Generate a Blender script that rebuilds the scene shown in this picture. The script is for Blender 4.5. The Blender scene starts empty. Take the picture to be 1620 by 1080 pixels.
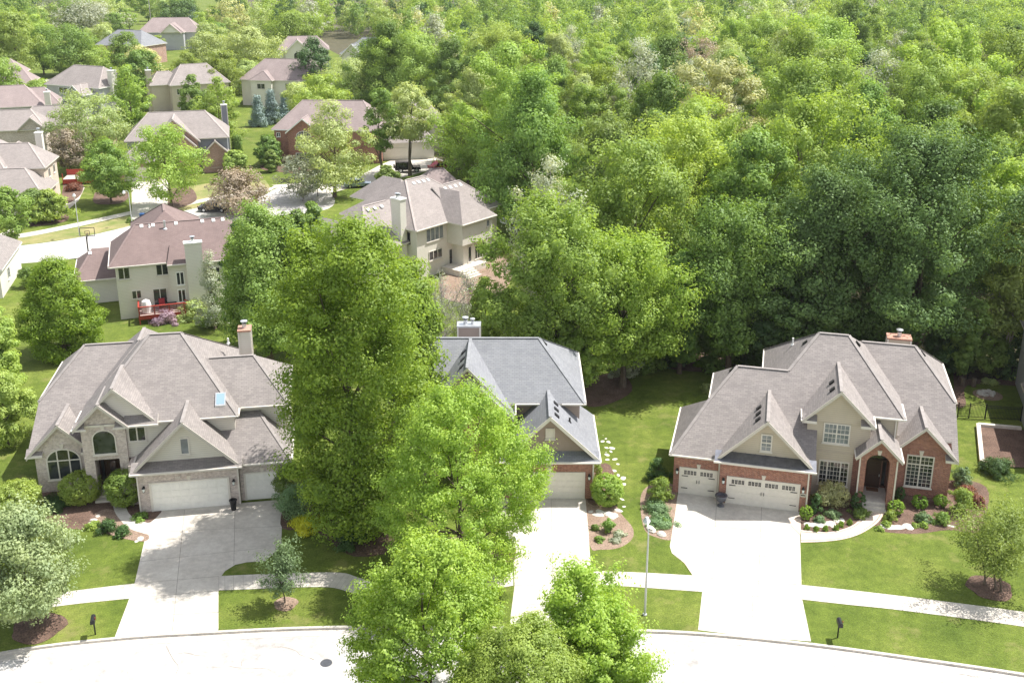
import bpy, math, random
import numpy as np
R = math.radians
# ------------------------------------------------------------------ camera, sky, sun
sc = bpy.context.scene
FPX, Y0, PITCH, CAMH = 1655.0, 430.0, math.atan(530/1655.0), 39.0
cam_d = bpy.data.cameras.new('camera'); cam = bpy.data.objects.new('camera', cam_d)
sc.collection.objects.link(cam); sc.camera = cam
cam.location = (0, 0, CAMH); cam.rotation_euler = (R(90)-PITCH, 0, 0)
cam_d.sensor_fit = 'HORIZONTAL'; cam_d.sensor_width = 36.0; cam_d.lens = 36.0*FPX/1620
cam_d.shift_y = -(540-Y0)/1620.0
cam_d.clip_start = 0.5; cam_d.clip_end = 4000
SUN = (0.53, 0.23, 1.0); sl = math.sqrt(sum(a*a for a in SUN))
elev = math.asin(SUN[2]/sl)
w = bpy.data.worlds.new('World'); sc.world = w; w.use_nodes = True
nt = w.node_tree; bg = nt.nodes['Background']
sky = nt.nodes.new('ShaderNodeTexSky'); sky.sky_type = 'NISHITA'; sky.sun_disc = False
sky.sun_elevation = elev; sky.sun_rotation = math.atan2(SUN[0], SUN[1])
hsv = nt.nodes.new('ShaderNodeHueSaturation'); hsv.inputs['Saturation'].default_value = .32   # hazy, whitish summer sky
nt.links.new(sky.outputs[0], hsv.inputs['Color']); nt.links.new(hsv.outputs[0], bg.inputs[0]); bg.inputs[1].default_value = 0.145
sd = bpy.data.lights.new('sun', 'SUN'); sd.energy = 4.4; sd.angle = R(0.6); sd.color = (1, .965, .90)
so = bpy.data.objects.new('sun', sd); sc.collection.objects.link(so)
from mathutils import Vector, Matrix
so.rotation_euler = Vector(SUN).to_track_quat('Z', 'Y').to_euler(); so.location = (40, 30, 90)
sc.view_settings.view_transform = 'Standard'; sc.view_settings.look = 'None'
sc.view_settings.exposure = 0.9; sc.view_settings.gamma = 1
sc.cycles.use_denoising = True
sc.cycles.max_bounces = 7; sc.cycles.diffuse_bounces = 3; sc.cycles.transmission_bounces = 3
COL = sc.collection
_cp, _sp = math.cos(PITCH), math.sin(PITCH)
def at(u, v, z=0.0):                       # where a sight line measured on the photograph meets height z
    a = (u-810)/FPX; b = (Y0-v)/FPX
    t = (CAMH-z)/(_sp-b*_cp)
    return (a*t, (_cp+b*_sp)*t, z)
def px_of(x, y, z):
    Z = y*_cp+(CAMH-z)*_sp
    return 810+FPX*x/Z, Y0+FPX*((CAMH-z)*_cp-y*_sp)/Z

# ------------------------------------------------------------------ materials
MATS = {}
def newmat(n):
    m = bpy.data.materials.new(n); m.use_nodes = True; MATS[n] = m
    t = m.node_tree; return m, t, t.nodes['Principled BSDF']
def N(t, k, **kw):
    n = t.nodes.new(k)
    for a, b in kw.items():
        if a.startswith('i_'):
            key = a[2:]; key = int(key) if key.isdigit() else key.replace('_', ' ')
            n.inputs[key].default_value = b
        else: setattr(n, a, b)
    return n
def ramp(t, stops, src):
    r = t.nodes.new('ShaderNodeValToRGB'); e = r.color_ramp.elements
    while len(e) < len(stops): e.new(.5)
    for i, (p, c) in enumerate(stops): e[i].position = p; e[i].color = (*c, 1)
    t.links.new(src, r.inputs[0]); return r.outputs[0]
def mix(t, a, b, fac, mode='MIX'):
    m = t.nodes.new('ShaderNodeMix'); m.data_type = 'RGBA'; m.blend_type = mode
    for s, v in ((0, fac), (6, a), (7, b)):
        if hasattr(v, 'links') or hasattr(v, 'is_linked'): t.links.new(v, m.inputs[s])
        elif isinstance(v, tuple): m.inputs[s].default_value = (*v, 1)
        else: m.inputs[s].default_value = v
    return m.outputs[2]
def noise(t, scale, co=None, detail=4, rough=.55, out=0):
    n = N(t, 'ShaderNodeTexNoise'); n.inputs['Scale'].default_value = scale
    n.inputs['Detail'].default_value = detail; n.inputs['Roughness'].default_value = rough
    if co is not None: t.links.new(co, n.inputs['Vector'])
    return n.outputs[out]
def uvco(t): return N(t, 'ShaderNodeUVMap', uv_map='UVMap').outputs[0]
def obco(t): return N(t, 'ShaderNodeTexCoord').outputs['Object']
def bump(t, b, h, dist=.02, st=.6):
    n = N(t, 'ShaderNodeBump'); n.inputs['Distance'].default_value = dist; n.inputs['Strength'].default_value = st
    t.links.new(h, n.inputs['Height']); t.links.new(n.outputs[0], b.inputs['Normal'])
def plain(n, c, rough=.6, metal=0, var=.12, scale=3):
    m, t, b = newmat(n); co = obco(t)
    v = noise(t, scale, co)
    lo = tuple(x*(1-var) for x in c); hi = tuple(min(1, x*(1+var)) for x in c)
    t.links.new(ramp(t, [(.3, lo), (.7, hi)], v), b.inputs[0])
    b.inputs['Roughness'].default_value = rough; b.inputs['Metallic'].default_value = metal
    return m
def shingle(n, c, c2):
    m, t, b = newmat(n); uv = uvco(t)
    br = N(t, 'ShaderNodeTexBrick', offset=.5, squash=1); t.links.new(uv, br.inputs[0])
    br.inputs['Color1'].default_value = (*c, 1); br.inputs['Color2'].default_value = (*c2, 1)
    br.inputs['Mortar'].default_value = (*[x*.68 for x in c], 1); br.inputs['Scale'].default_value = 1
    br.inputs['Mortar Size'].default_value = .013; br.inputs['Bias'].default_value = -.1
    br.inputs['Brick Width'].default_value = .36; br.inputs['Row Height'].default_value = .16
    n1 = noise(t, .5, uv, 5); n2 = noise(t, 30, uv, 3)
    col = mix(t, br.outputs[0], (.5, .5, .5), .0)
    col = mix(t, br.outputs[0], ramp(t, [(.3, (.42, .42, .42)), (.7, (.58, .58, .58))], n1), .5, 'OVERLAY')
    col = mix(t, col, ramp(t, [(.3, (.4, .4, .4)), (.7, (.6, .6, .6))], n2), .5, 'OVERLAY')
    # a few weathering streaks running down the slope
    mp = N(t, 'ShaderNodeMapping'); mp.inputs['Scale'].default_value = (1.6, .12, 1); t.links.new(uv, mp.inputs[0])
    col = mix(t, col, ramp(t, [(.35, (.44, .44, .44)), (.65, (.55, .55, .55))], noise(t, 1, mp.outputs[0], 4)), .25, 'OVERLAY')
    t.links.new(col, b.inputs[0]); b.inputs['Roughness'].default_value = .9
    b.inputs['Specular IOR Level'].default_value = .25
    bump(t, b, br.outputs['Fac'], .02, -.6); return m
def siding(n, c, step=.16):
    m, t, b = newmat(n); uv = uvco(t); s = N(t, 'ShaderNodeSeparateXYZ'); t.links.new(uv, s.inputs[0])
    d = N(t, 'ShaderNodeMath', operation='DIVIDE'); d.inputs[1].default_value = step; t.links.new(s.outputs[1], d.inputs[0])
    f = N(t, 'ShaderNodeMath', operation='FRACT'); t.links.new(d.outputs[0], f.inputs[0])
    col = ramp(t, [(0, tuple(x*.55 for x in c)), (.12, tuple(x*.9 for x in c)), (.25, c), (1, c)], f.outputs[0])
    col = mix(t, col, ramp(t, [(.3, (.45, .45, .45)), (.7, (.55, .55, .55))], noise(t, .8, uv, 4)), .6, 'OVERLAY')
    t.links.new(col, b.inputs[0]); b.inputs['Roughness'].default_value = .65
    bump(t, b, f.outputs[0], .02, -.5); return m
def brick(n, c, c2, mo):
    m, t, b = newmat(n); uv = uvco(t)
    br = N(t, 'ShaderNodeTexBrick', offset=.5); t.links.new(uv, br.inputs[0])
    br.inputs['Color1'].default_value = (*c, 1); br.inputs['Color2'].default_value = (*c2, 1)
    br.inputs['Mortar'].default_value = (*mo, 1); br.inputs['Scale'].default_value = 1
    br.inputs['Mortar Size'].default_value = .012; br.inputs['Bias'].default_value = 0
    br.inputs['Brick Width'].default_value = .22; br.inputs['Row Height'].default_value = .08
    col = mix(t, br.outputs[0], ramp(t, [(.25, (.33, .33, .33)), (.75, (.67, .67, .67))], noise(t, 5, uv, 3)), .8, 'OVERLAY')
    col = mix(t, col, ramp(t, [(.3, (.42, .42, .42)), (.7, (.58, .58, .58))], noise(t, .7, uv, 3)), .7, 'OVERLAY')
    t.links.new(col, b.inputs[0]); b.inputs['Roughness'].default_value = .85
    bump(t, b, br.outputs['Fac'], .01, -.5); return m
shingle('shingle_warm', (.27, .243, .23), (.21, .188, .182))
shingle('shingle_blue', (.235, .24, .255), (.195, .20, .22))
shingle('shingle_brown', (.21, .155, .145), (.18, .132, .125))
shingle('shingle_tan', (.30, .265, .25), (.25, .22, .21))
shingle('shingle_plum', (.29, .235, .225), (.25, .20, .195))
for _n, _c in (('warm', (.265, .24, .228)), ('blue', (.225, .23, .245)), ('brown', (.21, .155, .145)), ('tan', (.37, .32, .30)), ('plum', (.31, .25, .24))):
    plain('cap_'+_n, _c, .9, var=.15, scale=2)
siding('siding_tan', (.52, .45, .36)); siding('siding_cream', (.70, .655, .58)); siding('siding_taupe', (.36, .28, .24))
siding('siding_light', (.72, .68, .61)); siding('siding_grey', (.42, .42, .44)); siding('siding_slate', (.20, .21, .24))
brick('brick_red', (.37, .14, .085), (.23, .065, .05), (.36, .27, .22))
brick('brick_pale', (.58, .48, .43), (.42, .34, .32), (.60, .55, .5))
brick('brick_rose', (.42, .22, .17), (.34, .17, .13), (.45, .38, .33))
brick('brick_cream', (.58, .47, .38), (.50, .40, .32), (.6, .52, .45))
plain('trim_cream', (.68, .635, .575), .5, var=.05); plain('trim_white', (.85, .84, .81), .45, var=.04)
plain('trim_taupe', (.62, .56, .50), .5, var=.05); plain('trim_barge', (.54, .495, .44), .5, var=.05)
plain('door_white', (.82, .80, .75), .45, var=.05); plain('door_cream', (.70, .655, .59), .45, var=.05)
plain('wood_dark', (.06, .028, .018), .4); plain('black_metal', (.018, .018, .02), .4, .3)
plain('steel', (.62, .63, .65), .35, .7, .08); plain('lead', (.16, .165, .19), .35, .6, .2)
plain('terracotta', (.42, .23, .17), .8, var=.3, scale=8); plain('stone_white', (.55, .52, .47), .85, var=.2, scale=4)
plain('stone_cream', (.62, .57, .50), .85, var=.12); plain('blind', (.62, .62, .60), .7, var=.05)
plain('deck_red', (.36, .045, .03), .6, var=.2, scale=5); plain('deck_grey', (.45, .36, .33), .7)
plain('car_black', (.012, .012, .015), .2); plain('car_blue', (.30, .36, .45), .25, .3); plain('car_red', (.22, .02, .035), .25)
plain('tyre', (.02, .02, .02), .85); plain('bin_blue', (.03, .10, .28), .5); plain('mat_brown', (.20, .10, .05), .9)
plain('pole_grey', (.55, .56, .57), .45, .4, .06); plain('lamp_glass', (.75, .80, .78), .2, var=.02)
plain('plastic_white', (.80, .80, .78), .5); plain('cushion_red', (.40, .04, .05), .8)
m, t, b = newmat('glass'); b.inputs[0].default_value = (.018, .024, .03, 1); b.inputs['Roughness'].default_value = .06
b.inputs['Specular IOR Level'].default_value = .8
t.links.new(ramp(t, [(.4, (.010, .014, .018)), (.6, (.05, .055, .06))], noise(t, .9, obco(t), 2)), b.inputs[0])
m, t, b = newmat('glass_blind'); b.inputs[0].default_value = (.20, .225, .24, 1); b.inputs['Roughness'].default_value = .12
t.links.new(ramp(t, [(.4, (.15, .17, .18)), (.6, (.24, .26, .27))], noise(t, 1.2, obco(t), 2)), b.inputs[0])
m, t, b = newmat('skylight_glass'); b.inputs[0].default_value = (.25, .36, .45, 1); b.inputs['Roughness'].default_value = .1
def bark(n, c):
    m, t, b = newmat(n); co = obco(t)
    mp = N(t, 'ShaderNodeMapping'); mp.inputs['Scale'].default_value = (5, 5, .9); t.links.new(co, mp.inputs[0])
    v = noise(t, 2.2, mp.outputs[0], 6)
    t.links.new(ramp(t, [(.3, tuple(x*.55 for x in c)), (.7, tuple(min(1, x*1.35) for x in c))], v), b.inputs[0])
    b.inputs['Roughness'].default_value = .95; bump(t, b, v, .05, .8)
bark('bark', (.13, .10, .075)); bark('bark_pale', (.34, .29, .25)); bark('bark_grey', (.40, .37, .35))
def leafmat(n, lo, hi, tr=.38, objvar=.2):
    """leaves: each leaf takes its own tone between lo and hi, each tree shifts a little as a whole"""
    m = bpy.data.materials.new(n); m.use_nodes = True; MATS[n] = m; t = m.node_tree; t.nodes.clear()
    lo, hi = tuple((x*.68+y*.32)*1.48 for x, y in zip(lo, hi)), tuple((y*.85+x*.15)*1.48 for x, y in zip(lo, hi))
    g = N(t, 'ShaderNodeNewGeometry'); oi = N(t, 'ShaderNodeObjectInfo')
    base = ramp(t, [(0, lo), (1, hi)], g.outputs['Random Per Island'])
    nz = noise(t, .55, N(t, 'ShaderNodeTexCoord').outputs['Object'], 3)
    base = mix(t, base, ramp(t, [(.35, (.43, .45, .45)), (.65, (.58, .56, .5))], nz), .8, 'OVERLAY')
    hs = N(t, 'ShaderNodeHueSaturation'); t.links.new(base, hs.inputs['Color'])
    mr = N(t, 'ShaderNodeMapRange'); t.links.new(oi.outputs['Random'], mr.inputs[0])
    mr.inputs[3].default_value = 1-objvar; mr.inputs[4].default_value = 1+objvar; t.links.new(mr.outputs[0], hs.inputs['Value'])
    mh = N(t, 'ShaderNodeMath', operation='MULTIPLY_ADD'); t.links.new(oi.outputs['Random'], mh.inputs[0])
    m1 = N(t, 'ShaderNodeMath', operation='FRACT'); m0 = N(t, 'ShaderNodeMath', operation='MULTIPLY')
    t.links.new(oi.outputs['Random'], m0.inputs[0]); m0.inputs[1].default_value = 7.31; t.links.new(m0.outputs[0], m1.inputs[0])
    t.links.new(m1.outputs[0], mh.inputs[0]); mh.inputs[1].default_value = objvar*.09; mh.inputs[2].default_value = .5-objvar*.04
    t.links.new(mh.outputs[0], hs.inputs['Hue'])
    d = N(t, 'ShaderNodeBsdfDiffuse'); tl = N(t, 'ShaderNodeBsdfTranslucent'); gl = N(t, 'ShaderNodeBsdfGlossy')
    gl.inputs['Roughness'].default_value = .55; gl.inputs[0].default_value = (.8, .85, .9, 1)
    t.links.new(hs.outputs[0], d.inputs[0])
    yl = mix(t, hs.outputs[0], (1.0, .97, .5), 1.0, 'MULTIPLY')
    yl2 = mix(t, yl, (1.5, 1.5, 1.5), 1.0, 'MULTIPLY'); t.links.new(yl2, tl.inputs[0])
    ms = N(t, 'ShaderNodeMixShader'); ms.inputs[0].default_value = tr
    t.links.new(d.outputs[0], ms.inputs[1]); t.links.new(tl.outputs[0], ms.inputs[2])
    m2 = N(t, 'ShaderNodeMixShader'); m2.inputs[0].default_value = .022
    t.links.new(ms.outputs[0], m2.inputs[1]); t.links.new(gl.outputs[0], m2.inputs[2])
    o = N(t, 'ShaderNodeOutputMaterial'); t.links.new(m2.outputs[0], o.inputs[0]); return m
leafmat('leaf_bright', (.118, .18, .032), (.265, .335, .078), .42)
leafmat('leaf_maple', (.118, .20, .026), (.285, .375, .072), .42, .05)
leafmat('leaf_mid', (.077, .135, .027), (.175, .245, .06))
leafmat('leaf_dark', (.03, .07, .022), (.08, .13, .04), .25)
leafmat('leaf_oak', (.038, .080, .021), (.112, .168, .05), .25, .05)
leafmat('leaf_linden', (.062, .115, .012), (.195, .265, .03), .38, .05)
leafmat('leaf_olive', (.125, .18, .04), (.24, .30, .08))
leafmat('leaf_silver', (.13, .175, .08), (.265, .31, .165), .3, .05)
leafmat('leaf_pale', (.20, .25, .09), (.33, .38, .17), .35)
leafmat('leaf_grey', (.18, .20, .15), (.32, .34, .26), .25)
leafmat('leaf_brown', (.16, .13, .10), (.28, .23, .18), .2)
leafmat('leaf_flower', (.18, .21, .07), (.44, .42, .24), .3)
leafmat('leaf_blue', (.09, .13, .13), (.25, .32, .32), .1)
leafmat('leaf_yellow', (.30, .32, .02), (.50, .50, .04), .3)
leafmat('leaf_red', (.10, .04, .03), (.20, .09, .05), .2)
leafmat('leaf_purple', (.16, .10, .14), (.28, .20, .26), .2)
leafmat('leaf_box', (.07, .13, .015), (.17, .26, .03), .25)
leafmat('leaf_teal', (.08, .125, .055), (.16, .23, .11), .25)
# ground surfaces
m, t, b = newmat('grass'); co = obco(t)
c = ramp(t, [(.30, (.075, .112, .018)), (.5, (.115, .155, .026)), (.7, (.175, .205, .045))], noise(t, .16, co, 6, .62))
c = mix(t, c, ramp(t, [(.3, (.32, .34, .32)), (.72, (.66, .64, .64))], noise(t, 1.3, co, 8, .75)), 1.0, 'OVERLAY')
c = mix(t, c, ramp(t, [(.25, (.2, .2, .2)), (.75, (.8, .8, .8))], noise(t, 9, co, 5, .85)), 1.0, 'OVERLAY')
f = ramp(t, [(.56, (0, 0, 0)), (.74, (.8, .8, .8))], noise(t, .33, co, 5, .68))
c = mix(t, c, (.24, .22, .085), f); t.links.new(c, b.inputs[0]); b.inputs['Roughness'].default_value = .9
b.inputs['Specular IOR Level'].default_value = .15; bump(t, b, noise(t, 14, co, 5, .8), .06, .8)
m, t, b = newmat('dry_grass'); co = obco(t)
c = ramp(t, [(.35, (.13, .17, .035)), (.6, (.27, .24, .10)), (.75, (.34, .28, .15))], noise(t, .3, co, 6, .6))
c = mix(t, c, ramp(t, [(.3, (.4, .4, .4)), (.7, (.6, .6, .6))], noise(t, 6, co, 5, .7)), 1.0, 'OVERLAY')
t.links.new(c, b.inputs[0]); b.inputs['Roughness'].default_value = .95
def ground(n, c1, c2, sc1, sc2, amp=.5, rough=.9, bd=.01):
    m, t, b = newmat(n); co = obco(t)
    c = ramp(t, [(.3, c1), (.7, c2)], noise(t, sc1, co, 6, .6))
    c = mix(t, c, ramp(t, [(.3, (.5-amp/2,)*3), (.7, (.5+amp/2,)*3)], noise(t, sc2, co, 6, .7)), 1.0, 'OVERLAY')
    t.links.new(c, b.inputs[0]); b.inputs['Roughness'].default_value = rough
    bump(t, b, noise(t, sc2, co, 5, .7), bd, .6)
ground('concrete', (.43, .39, .34), (.58, .54, .48), .35, 2.5, .16)
ground('street', (.37, .35, .335), (.47, .45, .435), .16, 1.2, .3)
ground('kerb', (.42, .39, .35), (.55, .51, .46), .8, 6, .2)
ground('paver', (.52, .41, .33), (.62, .50, .42), .8, 6, .22)
ground('paver_dark', (.22, .18, .17), (.30, .25, .23), .8, 6, .2)
ground('mulch', (.085, .050, .035), (.16, .10, .075), .8, 9, .7, .95, .05)
ground('mulch_light', (.20, .135, .095), (.29, .21, .16), .8, 9, .5, .95, .05)
ground('soil', (.045, .045, .02), (.09, .075, .035), .3, 5, .6, .95, .05)
ground('joint', (.22, .20, .17), (.28, .25, .22), 1, 5, .2)

# ------------------------------------------------------------------ mesh building
class MB:
    def __init__(s, mats): s.v = []; s.f = []; s.m = []; s.mats = mats if isinstance(mats, (list, tuple)) else [mats]; s.xf = None
    def face(s, pts, mi=0):
        if s.xf: pts = [s.xf(*p) for p in pts]
        k = len(s.v); s.v += [tuple(p) for p in pts]; s.f.append(list(range(k, k+len(pts)))); s.m.append(mi)
    def box(s, x0, x1, y0, y1, z0, z1, mi=0, top=None):
        a = [(x0, y0), (x1, y0), (x1, y1), (x0, y1)]
        s.prism([(x, y, z0) for x, y in a], (0, 0, z1-z0), mi, top)
        return s
    def prism(s, poly, d, mi=0, capmi=None):
        q = [tuple(p[i]+d[i] for i in range(3)) for p in poly]; n = len(poly)
        s.face(list(reversed(poly)), mi); s.face(q, mi if capmi is None else capmi)
        for i in range(n): s.face([poly[i], poly[(i+1) % n], q[(i+1) % n], q[i]], mi)
        return s
    def slab(s, poly, th=.17, mi=0, side=1):
        q = [(p[0], p[1], p[2]-th) for p in poly]; n = len(poly)
        s.face(poly, mi); s.face(list(reversed(q)), side)
        for i in range(n): s.face([q[i], q[(i+1) % n], poly[(i+1) % n], poly[i]], side)
        return s
    def beam(s, p, q, wd, h, mi=0):             # rectangular bar from p to q
        p, q = Vector(p), Vector(q); d = (q-p); L = d.length
        if L < 1e-6: return s
        d /= L; up = Vector((0, 0, 1))
        if abs(d.z) > .99: up = Vector((0, 1, 0))
        sd = d.cross(up).normalized()*wd/2; u = sd.cross(d).normalized()*h/2
        c = [p-sd-u, p+sd-u, p+sd+u, p-sd+u]; s.prism([tuple(x) for x in c], tuple(d*L), mi); return s
    def cyl(s, c, r0, r1, h, n=12, mi=0, axis=(0, 0, 1)):
        ax = Vector(axis).normalized(); a = ax.orthogonal().normalized(); bb = ax.cross(a); c = Vector(c)
        lo = [tuple(c+(a*math.cos(k*2*math.pi/n)+bb*math.sin(k*2*math.pi/n))*r0) for k in range(n)]
        hi = [tuple(c+ax*h+(a*math.cos(k*2*math.pi/n)+bb*math.sin(k*2*math.pi/n))*r1) for k in range(n)]
        s.face(list(reversed(lo)), mi); s.face(hi, mi)
        for i in range(n): s.face([lo[i], lo[(i+1) % n], hi[(i+1) % n], hi[i]], mi)
        return s
    def lathe(s, c, prof, n=16, mi=0):
        for (r0, z0), (r1, z1) in zip(prof, prof[1:]):
            for k in range(n):
                a0, a1 = 2*math.pi*k/n, 2*math.pi*(k+1)/n
                P = lambda r, a, z: (c[0]+r*math.cos(a), c[1]+r*math.sin(a), c[2]+z)
                s.face([P(r0, a0, z0), P(r0, a1, z0), P(r1, a1, z1), P(r1, a0, z1)], mi)
        return s
    def build(s, name, parent=None, smooth=False, bevel=0):
        me = bpy.data.meshes.new(name); me.from_pydata(s.v, [], s.f)
        for mt in s.mats: me.materials.append(MATS[mt])
        me.polygons.foreach_set('material_index', s.m)
        uvl = me.uv_layers.new(name='UVMap'); uv = []
        for f in s.f:
            p = [s.v[i] for i in f]; nx = ny = nz = 0
            for i in range(len(p)):
                a, c = p[i], p[(i+1) % len(p)]
                nx += (a[1]-c[1])*(a[2]+c[2]); ny += (a[2]-c[2])*(a[0]+c[0]); nz += (a[0]-c[0])*(a[1]+c[1])
            l = math.hypot(nx, ny)
            if l < 1e-9*max(1, abs(nz)) or l == 0: tx, ty = 1, 0; bx, by, bz = 0, 1, 0
            else:
                tx, ty = -ny/l, nx/l; L = math.sqrt(nx*nx+ny*ny+nz*nz); a, bq, cq = nx/L, ny/L, nz/L
                bx, by, bz = -cq*ty, cq*tx, a*ty-bq*tx
            for x, y, z in p: uv += [x*tx+y*ty, x*bx+y*by+z*bz]
        uvl.data.foreach_set('uv', uv)
        if smooth: me.polygons.foreach_set('use_smooth', [True]*len(me.polygons))
        me.update()
        o = bpy.data.objects.new(name, me); COL.objects.link(o)
        if parent: o.parent = parent
        if bevel:
            bv = o.modifiers.new('bevel', 'BEVEL'); bv.width = bevel; bv.segments = 2
        return o
def tag(o, label=None, cat=None, group=None, kind=None):
    if label: o['label'] = label
    if cat: o['category'] = cat
    if group: o['group'] = group
    if kind: o['kind'] = kind
    return o
def empty(name, loc, rz=0, label=None, cat=None, group=None):
    o = bpy.data.objects.new(name, None); COL.objects.link(o); o.location = loc; o.rotation_euler = (0, 0, rz)
    o.empty_display_size = .5; return tag(o, label, cat, group)
def copy_tree(o, parent=None):
    c = o.copy(); COL.objects.link(c); c.parent = parent
    for ch in list(o.children): copy_tree(ch, c)
    return c

# ------------------------------------------------------------------ the ground, streets, drives
def G(pts, z=0.0): return [at(u, v, 0)[:2]+(z,) for u, v in pts]
def dense(pts, n=6):                        # Catmull-Rom through the points
    out = []
    P = [pts[0]]+list(pts)+[pts[-1]]
    for i in range(1, len(P)-2):
        for k in range(n):
            s = k/n; p0, p1, p2, p3 = P[i-1], P[i], P[i+1], P[i+2]
            out.append(tuple(.5*((2*p1[j])+(-p0[j]+p2[j])*s+(2*p0[j]-5*p1[j]+4*p2[j]-p3[j])*s*s+(-p0[j]+3*p1[j]-3*p2[j]+p3[j])*s**3) for j in range(len(p1))))
    out.append(tuple(pts[-1])); return out
kerb_px = [(-260, 1095), (0, 1031), (185, 1007), (345, 997), (470, 991), (600, 989), (820, 991), (950, 993), (1105, 999), (1280, 1016), (1450, 1039), (1620, 1064), (1900, 1110)]
KN = dense([p[:2] for p in G(kerb_px)], 6)
def off(line, d):
    out = []
    for i, p in enumerate(line):
        a = line[max(0, i-1)]; b_ = line[min(len(line)-1, i+1)]
        dx, dy = b_[0]-a[0], b_[1]-a[1]; L = math.hypot(dx, dy) or 1
        out.append((p[0]-dy/L*d, p[1]+dx/L*d))
    return out
KS = off(KN, -6.9)
def struct(mb, name, kind='structure'):
    o = mb.build(name); o['kind'] = kind; return o
def ribbon(mb, A, B, z, mi=0):
    for i in range(len(A)-1): mb.face([(*A[i], z), (*B[i], z), (*B[i+1], z), (*A[i+1], z)][::-1], mi)
g = MB('grass')
xs = [(-1200, KN[0][1])]+[(p[0], p[1]) for p in KN]+[(1200, KN[-1][1])]
for a, c in zip(xs, xs[1:]): g.face([(a[0], a[1], 0), (c[0], c[1], 0), (c[0], 1500, 0), (a[0], 1500, 0)])
xs = [(-1200, KS[0][1])]+KS+[(1200, KS[-1][1])]
for a, c in zip(xs, xs[1:]): g.face([(a[0], -300, 0), (c[0], -300, 0), (c[0], c[1], 0), (a[0], a[1], 0)])
struct(g, 'ground')
g = MB('street'); z = -.13
A = [(-1200, KN[0][1]+1)]+off(KN, 1)+[(1200, KN[-1][1]+1)]; B = [(-1200, KS[0][1]-1)]+off(KS, -1)+[(1200, KS[-1][1]-1)]
ribbon(g, A, B, z); struct(g, 'street')
def kerb(line, inner, name, top=.02, wd=.18, bot=-.3):
    mb = MB('kerb'); o_ = off(line, inner*wd)
    for i in range(len(line)-1):
        a, b_, c, d = line[i], line[i+1], o_[i+1], o_[i]
        if inner > 0: a, b_, c, d = d, c, b_, a
        mb.prism([(*d, bot), (*c, bot), (*b_, bot), (*a, bot)], (0, 0, top-bot))
    gut = off(line, inner*.75); 
    ribbon(mb, o_, gut, -.118) if inner < 0 else ribbon(mb, gut, o_, -.118)
    return struct(mb, name)
kerb(KN, -1, 'kerb'); kerb(KS, 1, 'kerb')
def flat(name, pts, mat, z, kind='structure', smooth=0):
    if smooth: pts = dense(pts+[pts[0]], smooth)[:-1]
    mb = MB(mat); P = G(pts, z)
    ar = sum(P[i][0]*P[(i+1) % len(P)][1]-P[(i+1) % len(P)][0]*P[i][1] for i in range(len(P)))
    if ar < 0: P.reverse()
    mb.face(P); return struct(mb, name, kind)
def lines(mb, segs, wd, z, mi=1):
    for a, c in segs:
        a, c = at(*a), at(*c); dx, dy = c[0]-a[0], c[1]-a[1]; L = math.hypot(dx, dy); nx, ny = -dy/L*wd/2, dx/L*wd/2
        mb.face([(a[0]-nx, a[1]-ny, z), (c[0]-nx, c[1]-ny, z), (c[0]+nx, c[1]+ny, z), (a[0]+nx, a[1]+ny, z)], mi)
def drive(name, pts, segs):
    mb = MB(['concrete', 'joint']); P = G(pts, .012)
    ar = sum(P[i][0]*P[(i+1) % len(P)][1]-P[(i+1) % len(P)][0]*P[i][1] for i in range(len(P)))
    if ar < 0: P.reverse()
    mb.face(P); lines(mb, segs, .03, .016); return struct(mb, name)
drive('driveway', [(239, 807), (231.5, 842), (213, 922.6), (204.7, 946), (181, 1009), (262, 1004), (341, 1000), (345.6, 995), (345.6, 934), (350, 911), (356, 903), (372, 893), (390, 889), (420, 887), (445, 864), (447, 790)],
      [((292, 806), (272, 1004)), ((372, 800), (370, 893)), ((233, 842), (445, 832)), ((222, 888), (420, 866)), ((213, 922.6), (350, 911)), ((205, 946), (346, 934)), ((195, 975), (346, 968))])
drive('driveway', [(780, 786), (926, 786), (931, 840), (935, 902), (946, 926), (948, 992), (806, 990), (814, 926), (812, 881)],
      [((872, 790), (876, 990)), ((800, 861), (933, 862)), ((812, 903), (935, 903)), ((812, 926), (946, 926)), ((808, 955), (946, 956))])
drive('driveway', [(1073, 776), (1066.8, 821), (1059.7, 864), (1063, 874.6), (1083, 891), (1096, 909), (1111, 935), (1104.4, 996), (1190, 1007), (1283, 1014), (1269.5, 949), (1268, 924.7), (1266, 860), (1264.8, 800)],
      [((1134, 790), (1126, 920)), ((1205, 800), (1200, 925)), ((1070, 826), (1266, 846)), ((1062, 868), (1267, 884)), ((1097, 912), (1268, 924.7)), ((1111, 936), (1269, 949)), ((1190, 942), (1192, 1006)), ((1108, 968), (1276, 982))])
mb = MB('joint'); rc = random.Random(4)
for k in range(16):
    i = rc.randrange(4, len(KN)-5); f0 = rc.uniform(-.8, -5.5); p = [KN[i][0], KN[i][1]+f0]; ang = rc.choice([0, 1.57, .5, 2.6])+rc.uniform(-.3, .3)
    for _ in range(rc.randrange(5, 16)):
        q = [p[0]+math.cos(ang)*.35, p[1]+math.sin(ang)*.35]; ang += rc.uniform(-.5, .5)
        if q[1] > KN[i][1]-.9 or q[1] < KN[i][1]-6.3: break
        w_ = rc.uniform(.008, .02); mb.face([(p[0]-w_, p[1]-w_, -.124), (q[0]-w_, q[1]-w_, -.124), (q[0]+w_, q[1]+w_, -.124), (p[0]+w_, p[1]+w_, -.124)]); p = q
struct(mb, 'street_cracks')
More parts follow.
